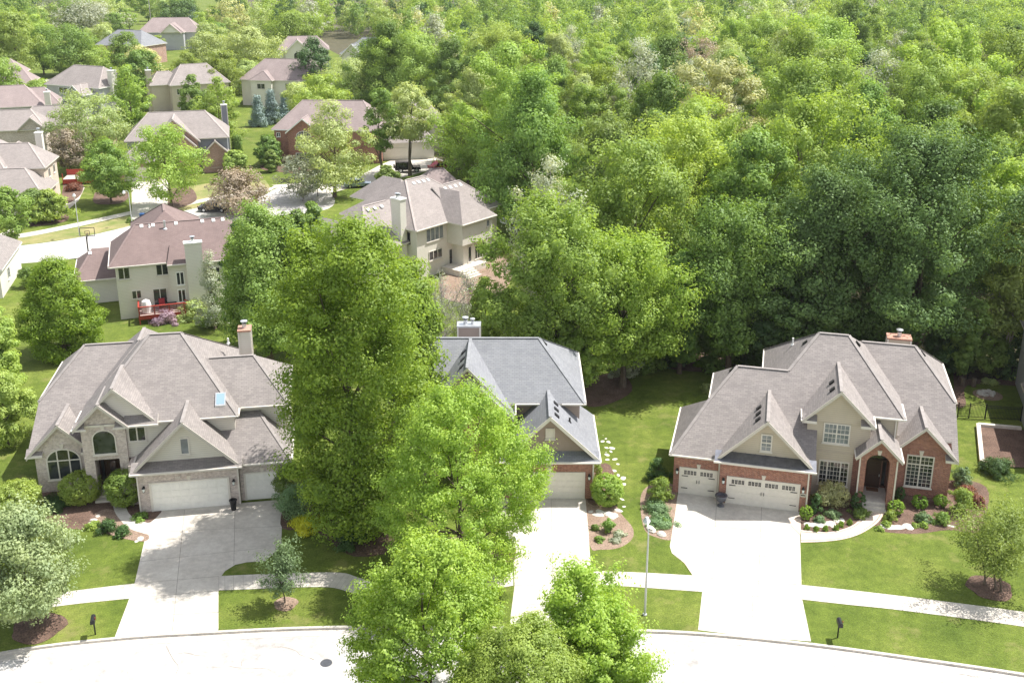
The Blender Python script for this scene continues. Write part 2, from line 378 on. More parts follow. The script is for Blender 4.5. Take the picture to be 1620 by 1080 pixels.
def path_rib(name, up, lo, mat, z=.02, joints=True, n=6, thick=0):
    U = dense([p[:2] for p in G(up)], n); Lw = dense([p[:2] for p in G(lo)], n)
    m_ = min(len(U), len(Lw)); mb = MB([mat, 'joint'])
    for i in range(m_-1): mb.face([(*Lw[i], z), (*Lw[i+1], z), (*U[i+1], z), (*U[i], z)])
    if joints:
        for i in range(0, m_-1):
            a, c = U[i], Lw[i]; L = math.hypot(c[0]-a[0], c[1]-a[1])
            mb.face([(a[0]-.007, a[1], z+.004), (c[0]-.007, c[1], z+.004), (c[0]+.007, c[1], z+.004), (a[0]+.007, a[1], z+.004)], 1)
    return struct(mb, name)
path_rib('sidewalk', [(-160, 980), (-20, 953), (118, 934), (214, 922.6)], [(-170, 1010), (-30, 978), (96, 958), (205, 946.4)], 'concrete', n=8)
path_rib('sidewalk', [(346, 911), (400, 908.5), (459, 906.6), (536, 905.4), (566, 913), (597, 922), (650, 926), (720, 918), (812, 903)],
         [(346, 933.5), (400, 931.5), (459, 929), (520, 928.6), (552, 936), (590, 947), (645, 953), (720, 942), (812, 926)], 'concrete', n=4)
path_rib('sidewalk', [(935, 902.4), (1025, 906), (1113, 911)], [(946, 924), (1030, 930), (1113, 936)], 'concrete', n=6)
path_rib('sidewalk', [(1268, 924.7), (1370, 936), (1470, 948), (1620, 967.7), (1800, 996)], [(1269, 948), (1350, 957), (1434, 966), (1620, 991), (1800, 1021)], 'concrete', n=5)
# flared paver corner of the right driveway and the curved paver walk
walk_lo = [(1267, 858), (1300, 857), (1333.6, 853), (1362, 844), (1387, 828), (1398, 813.7), (1402, 804)]
walk_up = [(1267, 838), (1290, 840.5), (1312, 841.6), (1344, 833.4), (1362, 820), (1371, 808), (1373, 803)]
path_rib('garden_path', walk_up, walk_lo, 'paver', .03, False)
U = dense([p[:2] for p in G(walk_up)], 6); Lw = dense([p[:2] for p in G(walk_lo)], 6); mb = MB('paver_dark')
for e0, e1 in ((.13, .19), (.81, .87)):
    for i in range(len(U)-1):
        L_ = lambda s, k: (Lw[k][0]*(1-s)+U[k][0]*s, Lw[k][1]*(1-s)+U[k][1]*s, .034)
        mb.face([L_(e0, i), L_(e0, i+1), L_(e1, i+1), L_(e1, i)])
struct(mb, 'garden_path')
flat('paver_edging', [(1066, 876), (1083, 891), (1097, 912), (1111, 913), (1104, 893), (1088, 880), (1072, 870)], 'paver', .027)
flat('paver_edging', [(1249, 822), (1266, 815), (1267, 838), (1266, 846), (1252, 832)], 'paver', .036)
path_rib('garden_path', [(178, 793), (181, 808), (190, 822), (205, 836), (222, 842), (236, 846)], [(199, 791), (200, 803), (205, 813), (216, 822), (230, 826), (240, 828)], 'concrete', .022, False)
# planting beds
BEDZ = [.006]
def bed(pts, mat='mulch', sm=4):
    BEDZ[0] += .0012; return flat('planting_bed', pts, mat, BEDZ[0], smooth=sm)
bed([(1266, 800), (1300, 780), (1380, 780), (1378, 806), (1364, 824), (1344, 836), (1312, 844), (1266, 842)])
bed([(1398, 795), (1500, 760), (1560, 770), (1560, 815), (1548, 842), (1500, 838), (1450, 844), (1395, 840), (1385, 828)])
bed([(1071, 770), (1070, 820), (1064, 852), (1040, 850), (1020, 838), (1013, 800), (1018, 775), (1045, 760)], 'mulch_light')
bed([(926, 780), (965, 790), (985, 815), (1001, 835), (1000, 852), (980, 866), (950, 869), (933, 862)], 'mulch_light')
bed([(935, 740), (965, 735), (975, 790), (930, 795)])
bed([(40, 800), (60, 770), (245, 790), (238, 826), (205, 815), (200, 790), (178, 792), (185, 832), (150, 838), (80, 830)])
bed([(448, 800), (500, 770), (620, 790), (640, 860), (560, 880), (500, 840), (447, 836)])
bed([(150, 812), (178, 806), (232, 842), (228, 856), (190, 850), (160, 838)], 'mulch_light')
bed([(660, 880), (700, 905), (790, 908), (812, 890), (805, 860), (700, 850)])
bed([(1040, 545), (1240, 560), (1280, 590), (1100, 588), (1040, 575)])
bed([(925, 600), (980, 590), (1000, 618), (960, 640), (925, 640)])
bed([(1508, 585), (1700, 590), (1700, 620), (1600, 610), (1530, 610), (1528, 640), (1512, 640)])
bed([(1390, 200+400), (1395, 601), (1392, 602)])
for u, v, r in ((61, 993, 1.5), (452, 955, .72), (1566, 930, 1.35)):
    x, y, _ = at(u, v); mb = MB('mulch' if u != 452 else 'mulch_light')
    P = [(x+r*(1+.08*math.sin(3*a)+.05*math.sin(7*a))*math.cos(a), y+r*(1+.06*math.sin(4*a))*math.sin(a)) for a in [k*math.pi/12 for k in range(24)]]
    mb.prism([(*p, -.02) for p in P], (0, 0, .05)); 
    n_ = len(mb.v); ctr = (x, y, .14)
    for i in range(24): mb.face([(*P[i], .031), (*P[(i+1) % 24], .031), ctr])
    struct(mb, 'mulch_ring')
# forest floor, back street, far lawns
flat('forest_floor', [(700, 262), (800, 300), (830, 440), (860, 575), (1035, 560), (1250, 575), (1500, 570), (1900, 590), (5200, 200), (1900, -20), (810, -60), (300, -40), (560, 100)], 'soil', .003)
path2 = dict(z=.0)
flat('street', [(-160, 432), (31, 417), (119, 409), (200, 395), (300, 372), (370, 356), (430, 342), (480, 338), (520, 330), (530, 316), (515, 300), (480, 293), (440, 297), (410, 311), (330, 325), (265, 340), (204, 358), (123, 376), (18, 390), (-160, 404)], 'street', .008, smooth=3)
flat('lawn_verge', [(-100, 388), (25, 378), (115, 362), (206, 341), (204, 358), (123, 376), (18, 390), (-100, 402)], 'dry_grass', .005)
flat('lawn_verge', [(262, 300), (330, 290), (420, 285), (430, 300), (330, 325), (262, 338)], 'dry_grass', .005)
path_rib('sidewalk', [(-80, 382), (25, 371), (115, 354), (208, 334)], [(-80, 388), (25, 377.5), (115, 360.5), (208, 339.5)], 'concrete', .02)
path_rib('sidewalk', [(262, 329), (330, 313), (420, 299), (440, 293), (500, 290)], [(262, 334), (330, 318), (420, 303.5), (440, 297), (500, 294)], 'concrete', .022)
drive('driveway', [(208, 288), (268, 282), (268, 305), (262, 342), (209, 352)], [((238, 286), (235, 346)), ((208, 312), (266, 306))])
drive('driveway', [(575, 275), (600, 262), (627, 250), (680, 246), (702, 254), (692, 266), (640, 280), (571, 292), (530, 304), (520, 298)], [((640, 255), (660, 274))])
flat('garden_path', [(119, 294), (134, 297), (124, 318), (96, 342), (60, 352), (0, 378), (0, 370), (55, 345), (88, 336), (112, 314)], 'concrete', .02)
flat('garden_path', [(430, 293), (500, 288), (560, 296), (520, 306), (470, 302)], 'concrete', .018)
flat('driveway', [(-60, 160), (60, 134), (160, 128), (190, 130), (120, 150), (0, 190)], 'concrete', .012)
flat('driveway', [(55, 128), (95, 122), (200, 122), (200, 126), (100, 128), (60, 134)], 'concrete', .014)
bed([(100, 292), (130, 290), (128, 308), (108, 322), (98, 316)])
bed([(150, 305), (185, 300), (205, 308), (190, 322), (150, 322)])
bed([(38, 348), (100, 338), (105, 350), (60, 358), (38, 356)])
bed([(265, 300), (300, 296), (310, 318), (270, 330)])
bed([(412, 262), (470, 264), (520, 270), (500, 276), (440, 272), (414, 268)])
bed([(700, 425), (790, 405), (810, 440), (770, 480), (700, 470)], 'mulch_light')
# stones, drain cover, far bits
def blob(mb, c, r, seed, sq=.4, n=9, mi=0):
    rnd = random.Random(seed); rx, ry = r*rnd.uniform(.8, 1.4), r*rnd.uniform(.6, 1)
    th = rnd.uniform(0, 3); ring = []
    for k in range(n):
        a = 2*math.pi*k/n; q = rnd.uniform(.8, 1.12); x, y = rx*q*math.cos(a), ry*q*math.sin(a)
        ring.append((x*math.cos(th)-y*math.sin(th), x*math.sin(th)+y*math.cos(th)))
    lv = [(1, 0), (1.02, r*sq*.5), (.72, r*sq)]
    for (s0, z0), (s1, z1) in zip(lv, lv[1:]):
        for k in range(n):
            a, b_ = ring[k], ring[(k+1) % n]
            mb.face([(c[0]+a[0]*s0, c[1]+a[1]*s0, c[2]+z0), (c[0]+b_[0]*s0, c[1]+b_[1]*s0, c[2]+z0), (c[0]+b_[0]*s1, c[1]+b_[1]*s1, c[2]+z1), (c[0]+a[0]*s1, c[1]+a[1]*s1, c[2]+z1)], mi)
    mb.face([(c[0]+a[0]*.72, c[1]+a[1]*.72, c[2]+r*sq*rnd.uniform(.9, 1.2)) for a in ring], mi)

# ------------------------------------------------------------------ house parts
def hip(mb, x0, x1, y0, y1, ze, sf=.7, sb=.7, sl=1., sr=1., th=.17, orient='x'):
    """hip roof over a rectangle; a slope of None makes that end stop flush (it dies into another roof)"""
    def q(x, y, z): return (x, y, z) if orient == 'x' else (y, x, z)
    if orient == 'y': x0, x1, y0, y1, sf, sb, sl, sr = y0, y1, x0, x1, sl, sr, sf, sb
    zr = ze+(y1-y0)*sf*sb/(sf+sb); yr = y0+(zr-ze)/sf
    xa = x0+(zr-ze)/sl if sl else x0; xb = x1-(zr-ze)/sr if sr else x1
    if xa > xb: xa = xb = (xa+xb)/2
    fs = [[q(x0, y0, ze), q(x1, y0, ze), q(xb, yr, zr), q(xa, yr, zr)], [q(x1, y1, ze), q(x0, y1, ze), q(xa, yr, zr), q(xb, yr, zr)]]
    if sl: fs.append([q(x0, y1, ze), q(x0, y0, ze), q(xa, yr, zr)])
    if sr: fs.append([q(x1, y0, ze), q(x1, y1, ze), q(xb, yr, zr)])
    for f in fs:
        if orient == 'y': f.reverse()
        mb.slab(f, th)
    return zr, (q(xa, yr, zr), q(xb, yr, zr))
def ridge_caps(parent, segs, mat):
    mb = MB(mat.replace('shingle', 'cap'))
    for a, b_ in segs: mb.beam((a[0], a[1], a[2]+.008), (b_[0], b_[1], b_[2]+.008), .24, .03)
    mb.build('ridge_cap', parent)
class House:
    def __init__(s, loc, deg, label, group=None, roof='shingle_warm', trim='trim_cream', name='house'):
        s.r = empty(name, (loc[0], loc[1], 0), R(deg), label, 'house', group); s.roofm = roof; s.trim = trim; s.barge = 'trim_barge' if trim == 'trim_cream' else trim; s.rb = MB([roof, trim]); s.wb = {}
    def wall(s, mat):
        if mat not in s.wb: s.wb[mat] = MB(mat)
        return s.wb[mat]
    def gable(s, xc, half, zr, yf, yb, slope=1., wallmat=None, wy=None, wbot=None, whalf=None, th=.2, hl=None, hr=None, barge=.13, cut=None):
        """front-facing gable: two sloping slabs, barge boards, and the wall under them"""
        mb = MB([s.roofm, s.trim]); hl = hl or half; hr = hr or half
        mb.slab([(xc-hl, yf, zr-hl*slope), (xc, yf, zr), (xc, yb, zr), (xc-hl, yb, zr-hl*slope)], th)
        mb.slab([(xc, yf, zr), (xc+hr, yf, zr-hr*slope), (xc+hr, yb, zr-hr*slope), (xc, yb, zr)], th)
        o = mb.build('gable_roof', s.r)
        mb = MB(s.barge); bw = barge+.06
        for sg, h in ((-1, hl), (1, hr)):
            mb.prism([(xc, yf+.01, zr+.012), (xc, yf+.01, zr-bw*1.3), (xc+sg*h, yf+.01, zr-h*slope-bw*1.3), (xc+sg*h, yf+.01, zr-h*slope+.012)][::sg], (0, -.05, 0))
        mb.build('barge_board', o)
        ridge_caps(o, [((xc, yf, zr), (xc, yb, zr))], s.roofm)
        if wallmat:
            wh = whalf or (half-.35); zt = zr-.12; wy = wy if wy is not None else yf+.35
            zb = zt-wh*slope; wbot = zb if wbot is None else wbot
            P = [(xc-wh, wy, wbot), (xc+wh, wy, wbot)]
            if wbot < zb: P += [(xc+wh, wy, zb)]
            P += [(xc, wy, zt)]
            if wbot < zb: P += [(xc-wh, wy, zb)]
            mbw = MB(wallmat); mbw.prism(P, (0, .25, 0)); mbw.build('gable_wall', s.r)
        return o
    def xf(s, face, off):
        return {'f': lambda a, o, z: (a, off-o, z), 'b': lambda a, o, z: (a, off+o, z), 'r': lambda a, o, z: (off+o, a, z), 'l': lambda a, o, z: (off-o, a, z)}[face]
    def window(s, x0, x1, z0, z1, y, mull=(), rows=(), munt=(0, 0), face='f', arch=0, glass='glass', frame=None, fw=.09, munt_z=None, name='window', keystone=None):
        f = MB(frame or s.trim); f.xf = s.xf(face, y)
        def outline(d):
            xa, xb, za, zb = x0+d, x1-d, z0+d, z1-d
            if not arch: return [(xa, za), (xb, za), (xb, zb), (xa, zb)]
            zs = z1-arch; h = zb-zs; c = (xb+xa)/2; wd = (xb-xa)/2
            return [(xa, za), (xb, za)]+[(c+wd*math.cos(t), zs+h*math.sin(t)) for t in [math.pi*k/14 for k in range(15)]]
        O, I = outline(0), outline(fw); n = len(O)
        for i in range(n):
            a, b_, c, d = O[i], O[(i+1) % n], I[(i+1) % n], I[i]
            f.prism([(a[0], 0, a[1]), (b_[0], 0, b_[1]), (c[0], 0, c[1]), (d[0], 0, d[1])], (0, .07, 0)) if face in 'fr' else f.prism([(a[0], .0, a[1]), (b_[0], .0, b_[1]), (c[0], .0, c[1]), (d[0], .0, d[1])], (0, .07, 0))
        W_, H_ = x1-x0, z1-z0
        def top_at(x):
            if not arch: return z1-fw
            c = (x0+x1)/2; q = max(0, 1-((x-c)/(W_/2-fw))**2); return (z1-arch)+(arch-fw)*math.sqrt(q)
        for m_ in mull: x = x0+W_*m_; f.box(x-.045, x+.045, 0, .06, z0+fw, top_at(x))
        for r_ in rows: z = z0+H_*r_; f.box(x0+fw, x1-fw, 0, .055, z-.045, z+.045)
        nx, nz = munt
        for k in range(1, nx):
            x = x0+fw+(W_-2*fw)*k/nx; f.box(x-.014, x+.014, .012, .042, z0+fw, top_at(x))
        for k in range(1, nz):
            z = z0+fw+(H_-2*fw)*k/nz; f.box(x0+fw, x1-fw, .012, .040, z-.014, z+.014)
        o = f.build(name, s.r)
        p = MB(glass); p.xf = s.xf(face, y); p.prism([(a, .0, c) for a, c in outline(fw*.8)], (0, .025, 0)); p.build('pane', o)
        sl_ = MB(frame or s.trim); sl_.xf = s.xf(face, y); sl_.box(x0-.06, x1+.06, 0, .12, z0-.07, z0-.005); sl_.build('sill', o)
        if keystone:
            k = MB('stone_cream'); k.xf = s.xf(face, y); xc = (x0+x1)/2
            k.prism([(xc-.09, 0, z1+.02), (xc+.09, 0, z1+.02), (xc+.16, 0, z1+.38), (xc-.16, 0, z1+.38)], (0, .09, 0)); k.build('keystone', s.r)
        return o
    def garage(s, x0, x1, h, y, cols, rows=4, mat='door_white', carriage=False, keystone=True):
        mb = MB([mat]); W_ = x1-x0; mb.box(x0+.05, x1-.05, y-.02, y+.1, .012, h)
        for r_ in range(rows):
            za, zb = .05+(h-.1)*r_/rows, .05+(h-.1)*(r_+1)/rows
            if carriage and r_ == rows-1: continue
            for c in range(cols):
                xa, xb = x0+.1+(W_-.2)*c/cols, x0+.1+(W_-.2)*(c+1)/cols
                mb.box(xa+.05, xb-.05, y-.045, y-.0, za+.05, zb-.05)
        o = mb.build('garage_door', s.r)
        fr = MB(s.trim)
        fr.box(x0-.09, x0+.05, y-.07, y+.05, .012, h+.1); fr.box(x1-.05, x1+.09, y-.07, y+.05, .012, h+.1); fr.box(x0+.052, x1-.052, y-.065, y+.05, h, h+.098)
        fr.build('door_frame', o)
        if carriage:
            ng = cols//2
            for gi in range(ng):
                xa = x0+.12+(W_-.24)*gi/ng; xb = x0+.12+(W_-.24)*(gi+1)/ng
                for k in range(4):
                    a = xa+.12+(xb-xa-.24)*k/4; b_ = xa+.12+(xb-xa-.24)*(k+1)/4
                    p = MB(['glass']); zc = h-.30
                    for zz in (zc-.16, zc+.01): p.box(a+.03, (a+b_)/2-.008, y-.05, y-.01, zz, zz+.14); p.box((a+b_)/2+.008, b_-.03, y-.05, y-.01, zz, zz+.14)
                    p.build('window_pane', o)
            for dx in ([0] if cols <= 2 else [0]):
                xc = (x0+x1)/2
                for sg in (-1, 1):
                    hb = MB('black_metal'); hb.box(xc+sg*.09-.018, xc+sg*.09+.018, y-.09, y-.03, .95, 1.2); hb.build('handle', o)
            for sg, xe in ((1, x0+.1), (-1, x1-.1)):
                for zz in (.45, h-.62):
                    hb = MB('black_metal'); a, b_ = sorted((xe, xe+sg*.45)); hb.box(a, b_, y-.065, y-.02, zz, zz+.045); hb.build('hinge', o)
        if keystone:
            k = MB('stone_cream'); xc = (x0+x1)/2
            k.prism([(xc-.08, y+.02, h+.1), (xc+.08, y+.02, h+.1), (xc+.15, y+.02, h+.44), (xc-.15, y+.02, h+.44)], (0, -.08, 0)); k.build('keystone', s.r)
        return o
    def lantern(s, x, z, y, mat='black_metal'):
        mb = MB([mat, 'lamp_glass']); mb.box(x-.07, x+.07, y-.04, y, z-.15, z+.15); mb.box(x-.02, x+.02, y-.16, y, z+.1, z+.14)
        mb.lathe((x, y-.2, z-.25), [(.04, 0), (.09, .04), (.09, .06)], 6); mb.lathe((x, y-.2, z-.19), [(.07, 0), (.10, .26)], 6, 1)
        mb.lathe((x, y-.2, z+.07), [(.14, 0), (.05, .1), (.02, .2)], 6); mb.build('wall_lantern', s.r)
    def chimney(s, x0, x1, y0, y1, z0, z1, mat, cap, flues=1, trim=None):
        mb = MB(mat); mb.box(x0, x1, y0, y1, z0, z1); o = mb.build('chimney', s.r)
        if trim:
            tb = MB(trim)
            for x in (x0, x1):
                for y in (y0, y1): tb.box(x-.07 if x == x0 else x-.07+.02, x+.05 if x == x0 else x+.07, y-.07, y+.07, z0, z1+.002)
            tb.build('corner_trim', o)
        c = MB(cap); c.box(x0-.09, x1+.09, y0-.09, y1+.09, z1, z1+.14); c.build('chimney_cap', o)
        for k in range(flues):
            xc = x0+(x1-x0)*(k+1)/(flues+1); yc = (y0+y1)/2; r_ = .17-.04*k; h_ = .62-.15*k
            p = MB(['steel', 'black_metal']); p.cyl((xc, yc, z1+.14), r_, r_, h_*.6, 12); p.cyl((xc, yc, z1+.14+h_*.6), r_*.9, r_*.9, h_*.25, 12, 1); p.lathe((xc, yc, z1+.14+h_*.85), [(r_*1.7, 0), (r_*1.6, .07), (.01, .14)], 12)
            p.build('flue', o)
        return o
    def vent(s, x, y, z, slope_dir, mat='black_metal'):
        mb = MB([mat]); d = Vector(slope_dir).normalized(); side = Vector((-d.y, d.x, 0)).normalized()
        c = Vector((x, y, z+.05)); mb.beam(tuple(c-d*.22), tuple(c+d*.22), .34, .1); mb.build('roof_vent', s.r)
    def pipe(s, x, y, z, h=.5, mat='plastic_white', r=.07):
        mb = MB([mat]); mb.cyl((x, y, z-.2), r, r, h+.2, 10); mb.cyl((x, y, z-.05), r*2.2, r*1.2, .12, 10); mb.build('vent_pipe', s.r)
    def gutter(s, segs, w_=.11):
        for a, b_ in segs:
            mb = MB(s.trim); mb.beam((a[0], a[1], a[2]-.08), (b_[0], b_[1], b_[2]-.08), w_, .11); mb.build('gutter', s.r)
    def spout(s, x, y, z0, z1):
        mb = MB(s.trim); mb.box(x-.05, x+.05, y-.1, y-.02, z0, z1); mb.build('downspout', s.r)
    def done(s):
        if s.rb.v: s.roof = s.rb.build('roof', s.r)
        for m_, b_ in s.wb.items(): b_.build('wall', s.r)

# ------------------------------------------------------------------ house C: brick and tan house on the right
h = House(at(1149.2, 795), -14.3, 'red brick and tan siding house with arched brick porch and cream carriage garage doors')
S3 = .7
def P3(x, z): return (x, .2+(z-3.3)/S3, z)
rb = h.rb
rb.slab([(-4.2, .2, 3.3), (5.95, .2, 3.3), (5.95, 4.2, 6.1), (11.98, 4.2, 6.1), (8.03, 9.84, 10.05), (5.85, 9.84, 10.05), (3.73, 6.81, 7.93), (-.02, 6.81, 7.93), (-1.85, 4.2, 6.1)])
rb.slab([(-4.2, 8.4, 3.3), (-4.2, .2, 3.3), (-1.85, 4.2, 6.1)]); rb.slab([(-1.7, 8.4, 3.3), (-4.2, 8.4, 3.3), (-1.85, 4.2, 6.1)])
rb.slab([(-1.85, 9.4, 6.1), (-1.85, 4.2, 6.1), (-.02, 6.81, 7.93)]); rb.slab([(6, 9.4, 6.1), (-1.85, 9.4, 6.1), (-.02, 6.81, 7.93), (6, 6.81, 7.93)])
rb.slab([(1.9, 15.5, 6.1), (1.9, 4.2, 6.1), (5.85, 9.84, 10.05)]); rb.slab([(11.98, 4.2, 6.1), (11.98, 15.5, 6.1), (8.03, 9.84, 10.05)])
rb.slab([(11.98, 15.5, 6.1), (1.9, 15.5, 6.1), (5.85, 9.84, 10.05), (8.03, 9.84, 10.05)])
rb.slab([(9.6, 4.1, 3.3), (11.1, 4.1, 3.3), (11.1, 5.4, 4.21), (15.5, 5.4, 4.21), (15.5, 4.1, 3.3), (15.9, 4.1, 3.3), (15.9, 8.1, 6.1), (13.16, 12.01, 8.84), (9.0, 12.01, 8.84), (9.6, 8.1, 6.1)])
rb.slab([(15.9, 8.1, 6.1), (15.9, 15.92, 6.1), (13.16, 12.01, 8.84)]); rb.slab([(15.9, 15.92, 6.1), (9, 15.92, 6.1), (9, 12.01, 8.84), (13.16, 12.01, 8.84)])
ridge_caps(h.r, [((5.85, 9.84, 10.05), (8.03, 9.84, 10.05)), ((8.03, 9.84, 10.05), (11.98, 4.2, 6.1)), ((5.85, 9.84, 10.05), (3.73, 6.81, 7.93)), ((-.02, 6.81, 7.93), (3.73, 6.81, 7.93)), ((-.02, 6.81, 7.93), (-1.85, 4.2, 6.1)), ((-1.85, 4.2, 6.1), (-4.2, .2, 3.3)),
    ((9.2, 12.01, 8.84), (13.16, 12.01, 8.84)), ((13.16, 12.01, 8.84), (15.9, 8.1, 6.1)), ((13.16, 12.01, 8.84), (15.9, 15.92, 6.1)), ((5.85, 9.84, 10.05), (1.9, 15.5, 6.1))], h.roofm)
b_ = h.wall('brick_red')
b_.box(-3.95, -.62, .63, 8.1, 0, 3.12); b_.box(-.6, 5.6, 0, 4, 0, 3.2); b_.box(5.62, 5.8, 1.2, 2.9, 0, 3.0)
b_.box(11.3, 15.5, 4.5, 15.4, 0, 3.2); b_.box(8.55, 9.1, 2.9, 4.6, 0, 3.9)
b_.prism([(15.5, 4.5, 3.2), (15.5, 15.4, 3.2), (15.5, 15.4, 5.9), (15.5, 8.2, 5.9), (15.5, 4.6, 3.4)][::-1], (-.3, 0, 0))
b_.box(11.3, 15.45, 8.5, 15.35, 3.2, 5.9)
t_ = h.wall('siding_tan')
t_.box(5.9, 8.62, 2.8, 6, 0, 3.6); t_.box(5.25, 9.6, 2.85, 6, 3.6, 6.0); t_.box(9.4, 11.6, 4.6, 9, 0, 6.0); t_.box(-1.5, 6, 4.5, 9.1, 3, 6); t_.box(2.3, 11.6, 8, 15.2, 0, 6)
# gables
h.gable(2.45, 3.35, 6.85, -.2, 6.2, .985, 'siding_tan', .5, 3.75, 2.95)
h.gable(7.32, 2.48, 8.6, 2.25, 7.8, 1.0, 'siding_tan', 2.78, 5.9, 2.15)
h.gable(13.45, 2.42, 5.75, 3.9, 7.7, 1.0, 'brick_red', 4.4, 0, 2.05)
h.gable(10.25, 1.57, 5.62, 1.45, 4.62, 1.0, None)
# pent roof of standing-seam metal over the double door
p = MB(['lead', 'trim_cream']); p.slab([(-1.03, -.45, 3.5), (5.97, -.45, 3.5), (5.97, .52, 3.9), (-1.03, .52, 3.9)], .2)
for k in range(1, 10): x = -1.03+7*k/10; p.beam((x, -.44, 3.515), (x, .5, 3.905), .03, .05)
p.build('pent_roof', h.r)
h.gutter([((-1.08, -.5, 3.5), (6.02, -.5, 3.5)), ((-4.25, .15, 3.3), (-1.1, .15, 3.3)), ((-4.26, .15, 3.3), (-4.26, 8.4, 3.3)), ((9.85, 4.13, 6.1), (12.0, 4.13, 6.1)), ((12.04, 4.1, 6.1), (12.04, 7, 6.1)), ((15.96, 8.1, 6.1), (15.96, 15.9, 6.1)),
    ((-1.9, 4.6, 6.1), (-1.9, 9.4, 6.1)), ((1.85, 7, 6.1), (1.85, 15.5, 6.1)), ((4.8, 2.25, 6.12), (4.8, 4.2, 6.12)), ((9.86, 2.25, 6.12), (9.86, 4.2, 6.12)), ((8.66, 1.45, 4.05), (8.66, 2.8, 4.05)), ((11.85, 1.45, 4.05), (11.85, 4.4, 4.05))])
for xa, xb, y, z in ((4.85, 5.85, 2.4, 6.1), (8.85, 9.8, 2.4, 6.1), (15.0, 15.85, 4.05, 3.35)):      # gable returns with small roofs
    p = MB(['shingle_warm', 'trim_cream']); p.slab([(xa, y-.15, z), (xb, y-.15, z), (xb, y+.4, z+.3), (xa, y+.4, z+.3)], .2); p.build('gable_return', h.r)
# porch: brick front with an arch, floor, steps
f = MB('brick_red'); arc = [(10.24+.80*math.cos(t), 3.45+.75*math.sin(t)) for t in [math.pi*k/12 for k in range(13)]]
P = [(8.95, .0), (9.44, .0)]+[(x, z) for x, z in reversed(arc)]+[(11.04, .0), (11.55, .0), (11.55, 4.15), (10.25, 5.45), (8.95, 4.15)]
f.prism([(x, 1.9, z) for x, z in P], (0, .45, 0)); f.box(8.95, 9.3, 2.352, 4.55, 0, 4.1); f.box(11.2, 11.55, 2.352, 4.45, 0, 4.1)
f.build('porch_wall', h.r)
f = MB('stone_cream'); f.box(9.32, 11.18, 2.0, 4.6, 0, .42); f.box(9.46, 11.02, 1.6, 1.998, 0, .28); f.box(9.40, 11.08, 1.25, 1.598, 0, .14); f.build('porch_steps', h.r)
f = MB('brick_red'); f.box(9.32, 11.18, 4.3, 4.598, .42, 4.0); f.build('wall', h.r)
d = MB('wood_dark'); d.box(9.75, 10.75, 4.22, 4.31, .42, 2.62)
for k in (0, 1):
    for zz in (.6, 1.6): d.box(9.84+k*.46, 10.2+k*.46, 4.19, 4.23, zz, zz+.8)
dd = d.build('front_door', h.r)
hb = MB('steel'); hb.box(10.64, 10.7, 4.14, 4.2, 1.35, 1.55); hb.build('handle', dd)
h.window(10.82, 11.12, .6, 2.6, 4.3, fw=.05, frame='wood_dark', name='sidelight'); h.window(9.75, 11.12, 2.7, 3.5, 4.3, mull=(.4,), fw=.05, frame='wood_dark', name='transom')
k = MB('stone_cream'); k.prism([(10.16, 1.92, 4.22), (10.33, 1.92, 4.22), (10.40, 1.92, 4.56), (10.09, 1.92, 4.56)], (0, -.1, 0)); k.build('keystone', h.r)
# windows and doors
h.garage(0, 4.93, 2.1, 0, 8, 4, 'door_cream', True); h.garage(-3.44, -.86, 2.05, .63, 4, 4, 'door_cream', True)
h.window(2.06, 2.86, 4.2, 5.55, .5, rows=(.5,), munt=(2, 4), glass='glass_blind')
h.window(6.38, 8.22, 4.25, 5.85, 2.85, mull=(.5,), rows=(.5,), munt=(6, 4), glass='glass_blind')
h.window(6.3, 8.4, .95, 2.9, 2.8, mull=(.28, .72), munt=(8, 5))
h.window(12.45, 14.32, .75, 3.3, 4.4, mull=(.5,), rows=(.72,), munt=(6, 8), keystone=True)
h.window(6.5, 7.6, 1, 2.4, 4.0+11.2, face='b', mull=(.5,)); h.window(6, 8, 1, 2.4, 15.5, face='r', mull=(.5,)); h.window(11, 13, 1, 2.4, 15.5, face='r', mull=(.5,))
for x, y in ((-.32, 0), (5.22, 0)): h.lantern(x, 1.85, y)
h.lantern(-3.68, 1.85, .63)
for x, y, z in ((1.75, 1.3, 6.2), (1.75, 2.3, 6.2), (1.75, 3.3, 6.2)): h.vent(x, y, z, (1, 0, 1))
for y in (3.6, 4.9): h.vent(6.75, y, 8.08, (1, 0, 1))
h.vent(4.85, 9.9, 9.05, (1, 0, 1)); h.vent(-.45, 6.9, 7.5, (1, 0, 1)); h.vent(8.75, 9.8, 9.4, (-1, 0, 1)); h.vent(13.8, 12, 8.2, (-1, 0, 1))
h.pipe(4.0, 11.5, 8.25, .55); 
h.chimney(11.6, 13.35, 15.95, 17.0, 0, 7.75, 'siding_tan', 'terracotta', 1, 'trim_cream')
h.spout(5.52, 0, .05, 3.3); h.spout(9.0, 1.88, .1, 3.9); h.spout(11.5, 1.88, .1, 3.9); h.spout(11.45, 4.58, 3.9, 5.95); h.spout(-.69, .6, .05, 3.1)
q = MB(['stone_cream', 'black_metal']); q.box(5.06, 5.44, -.05, -.005, 1.25, 1.5); q.box(5.10, 5.40, -.062, -.04, 1.34, 1.42, 1); q.build('house_number', h.r)
h.done(); HC = h

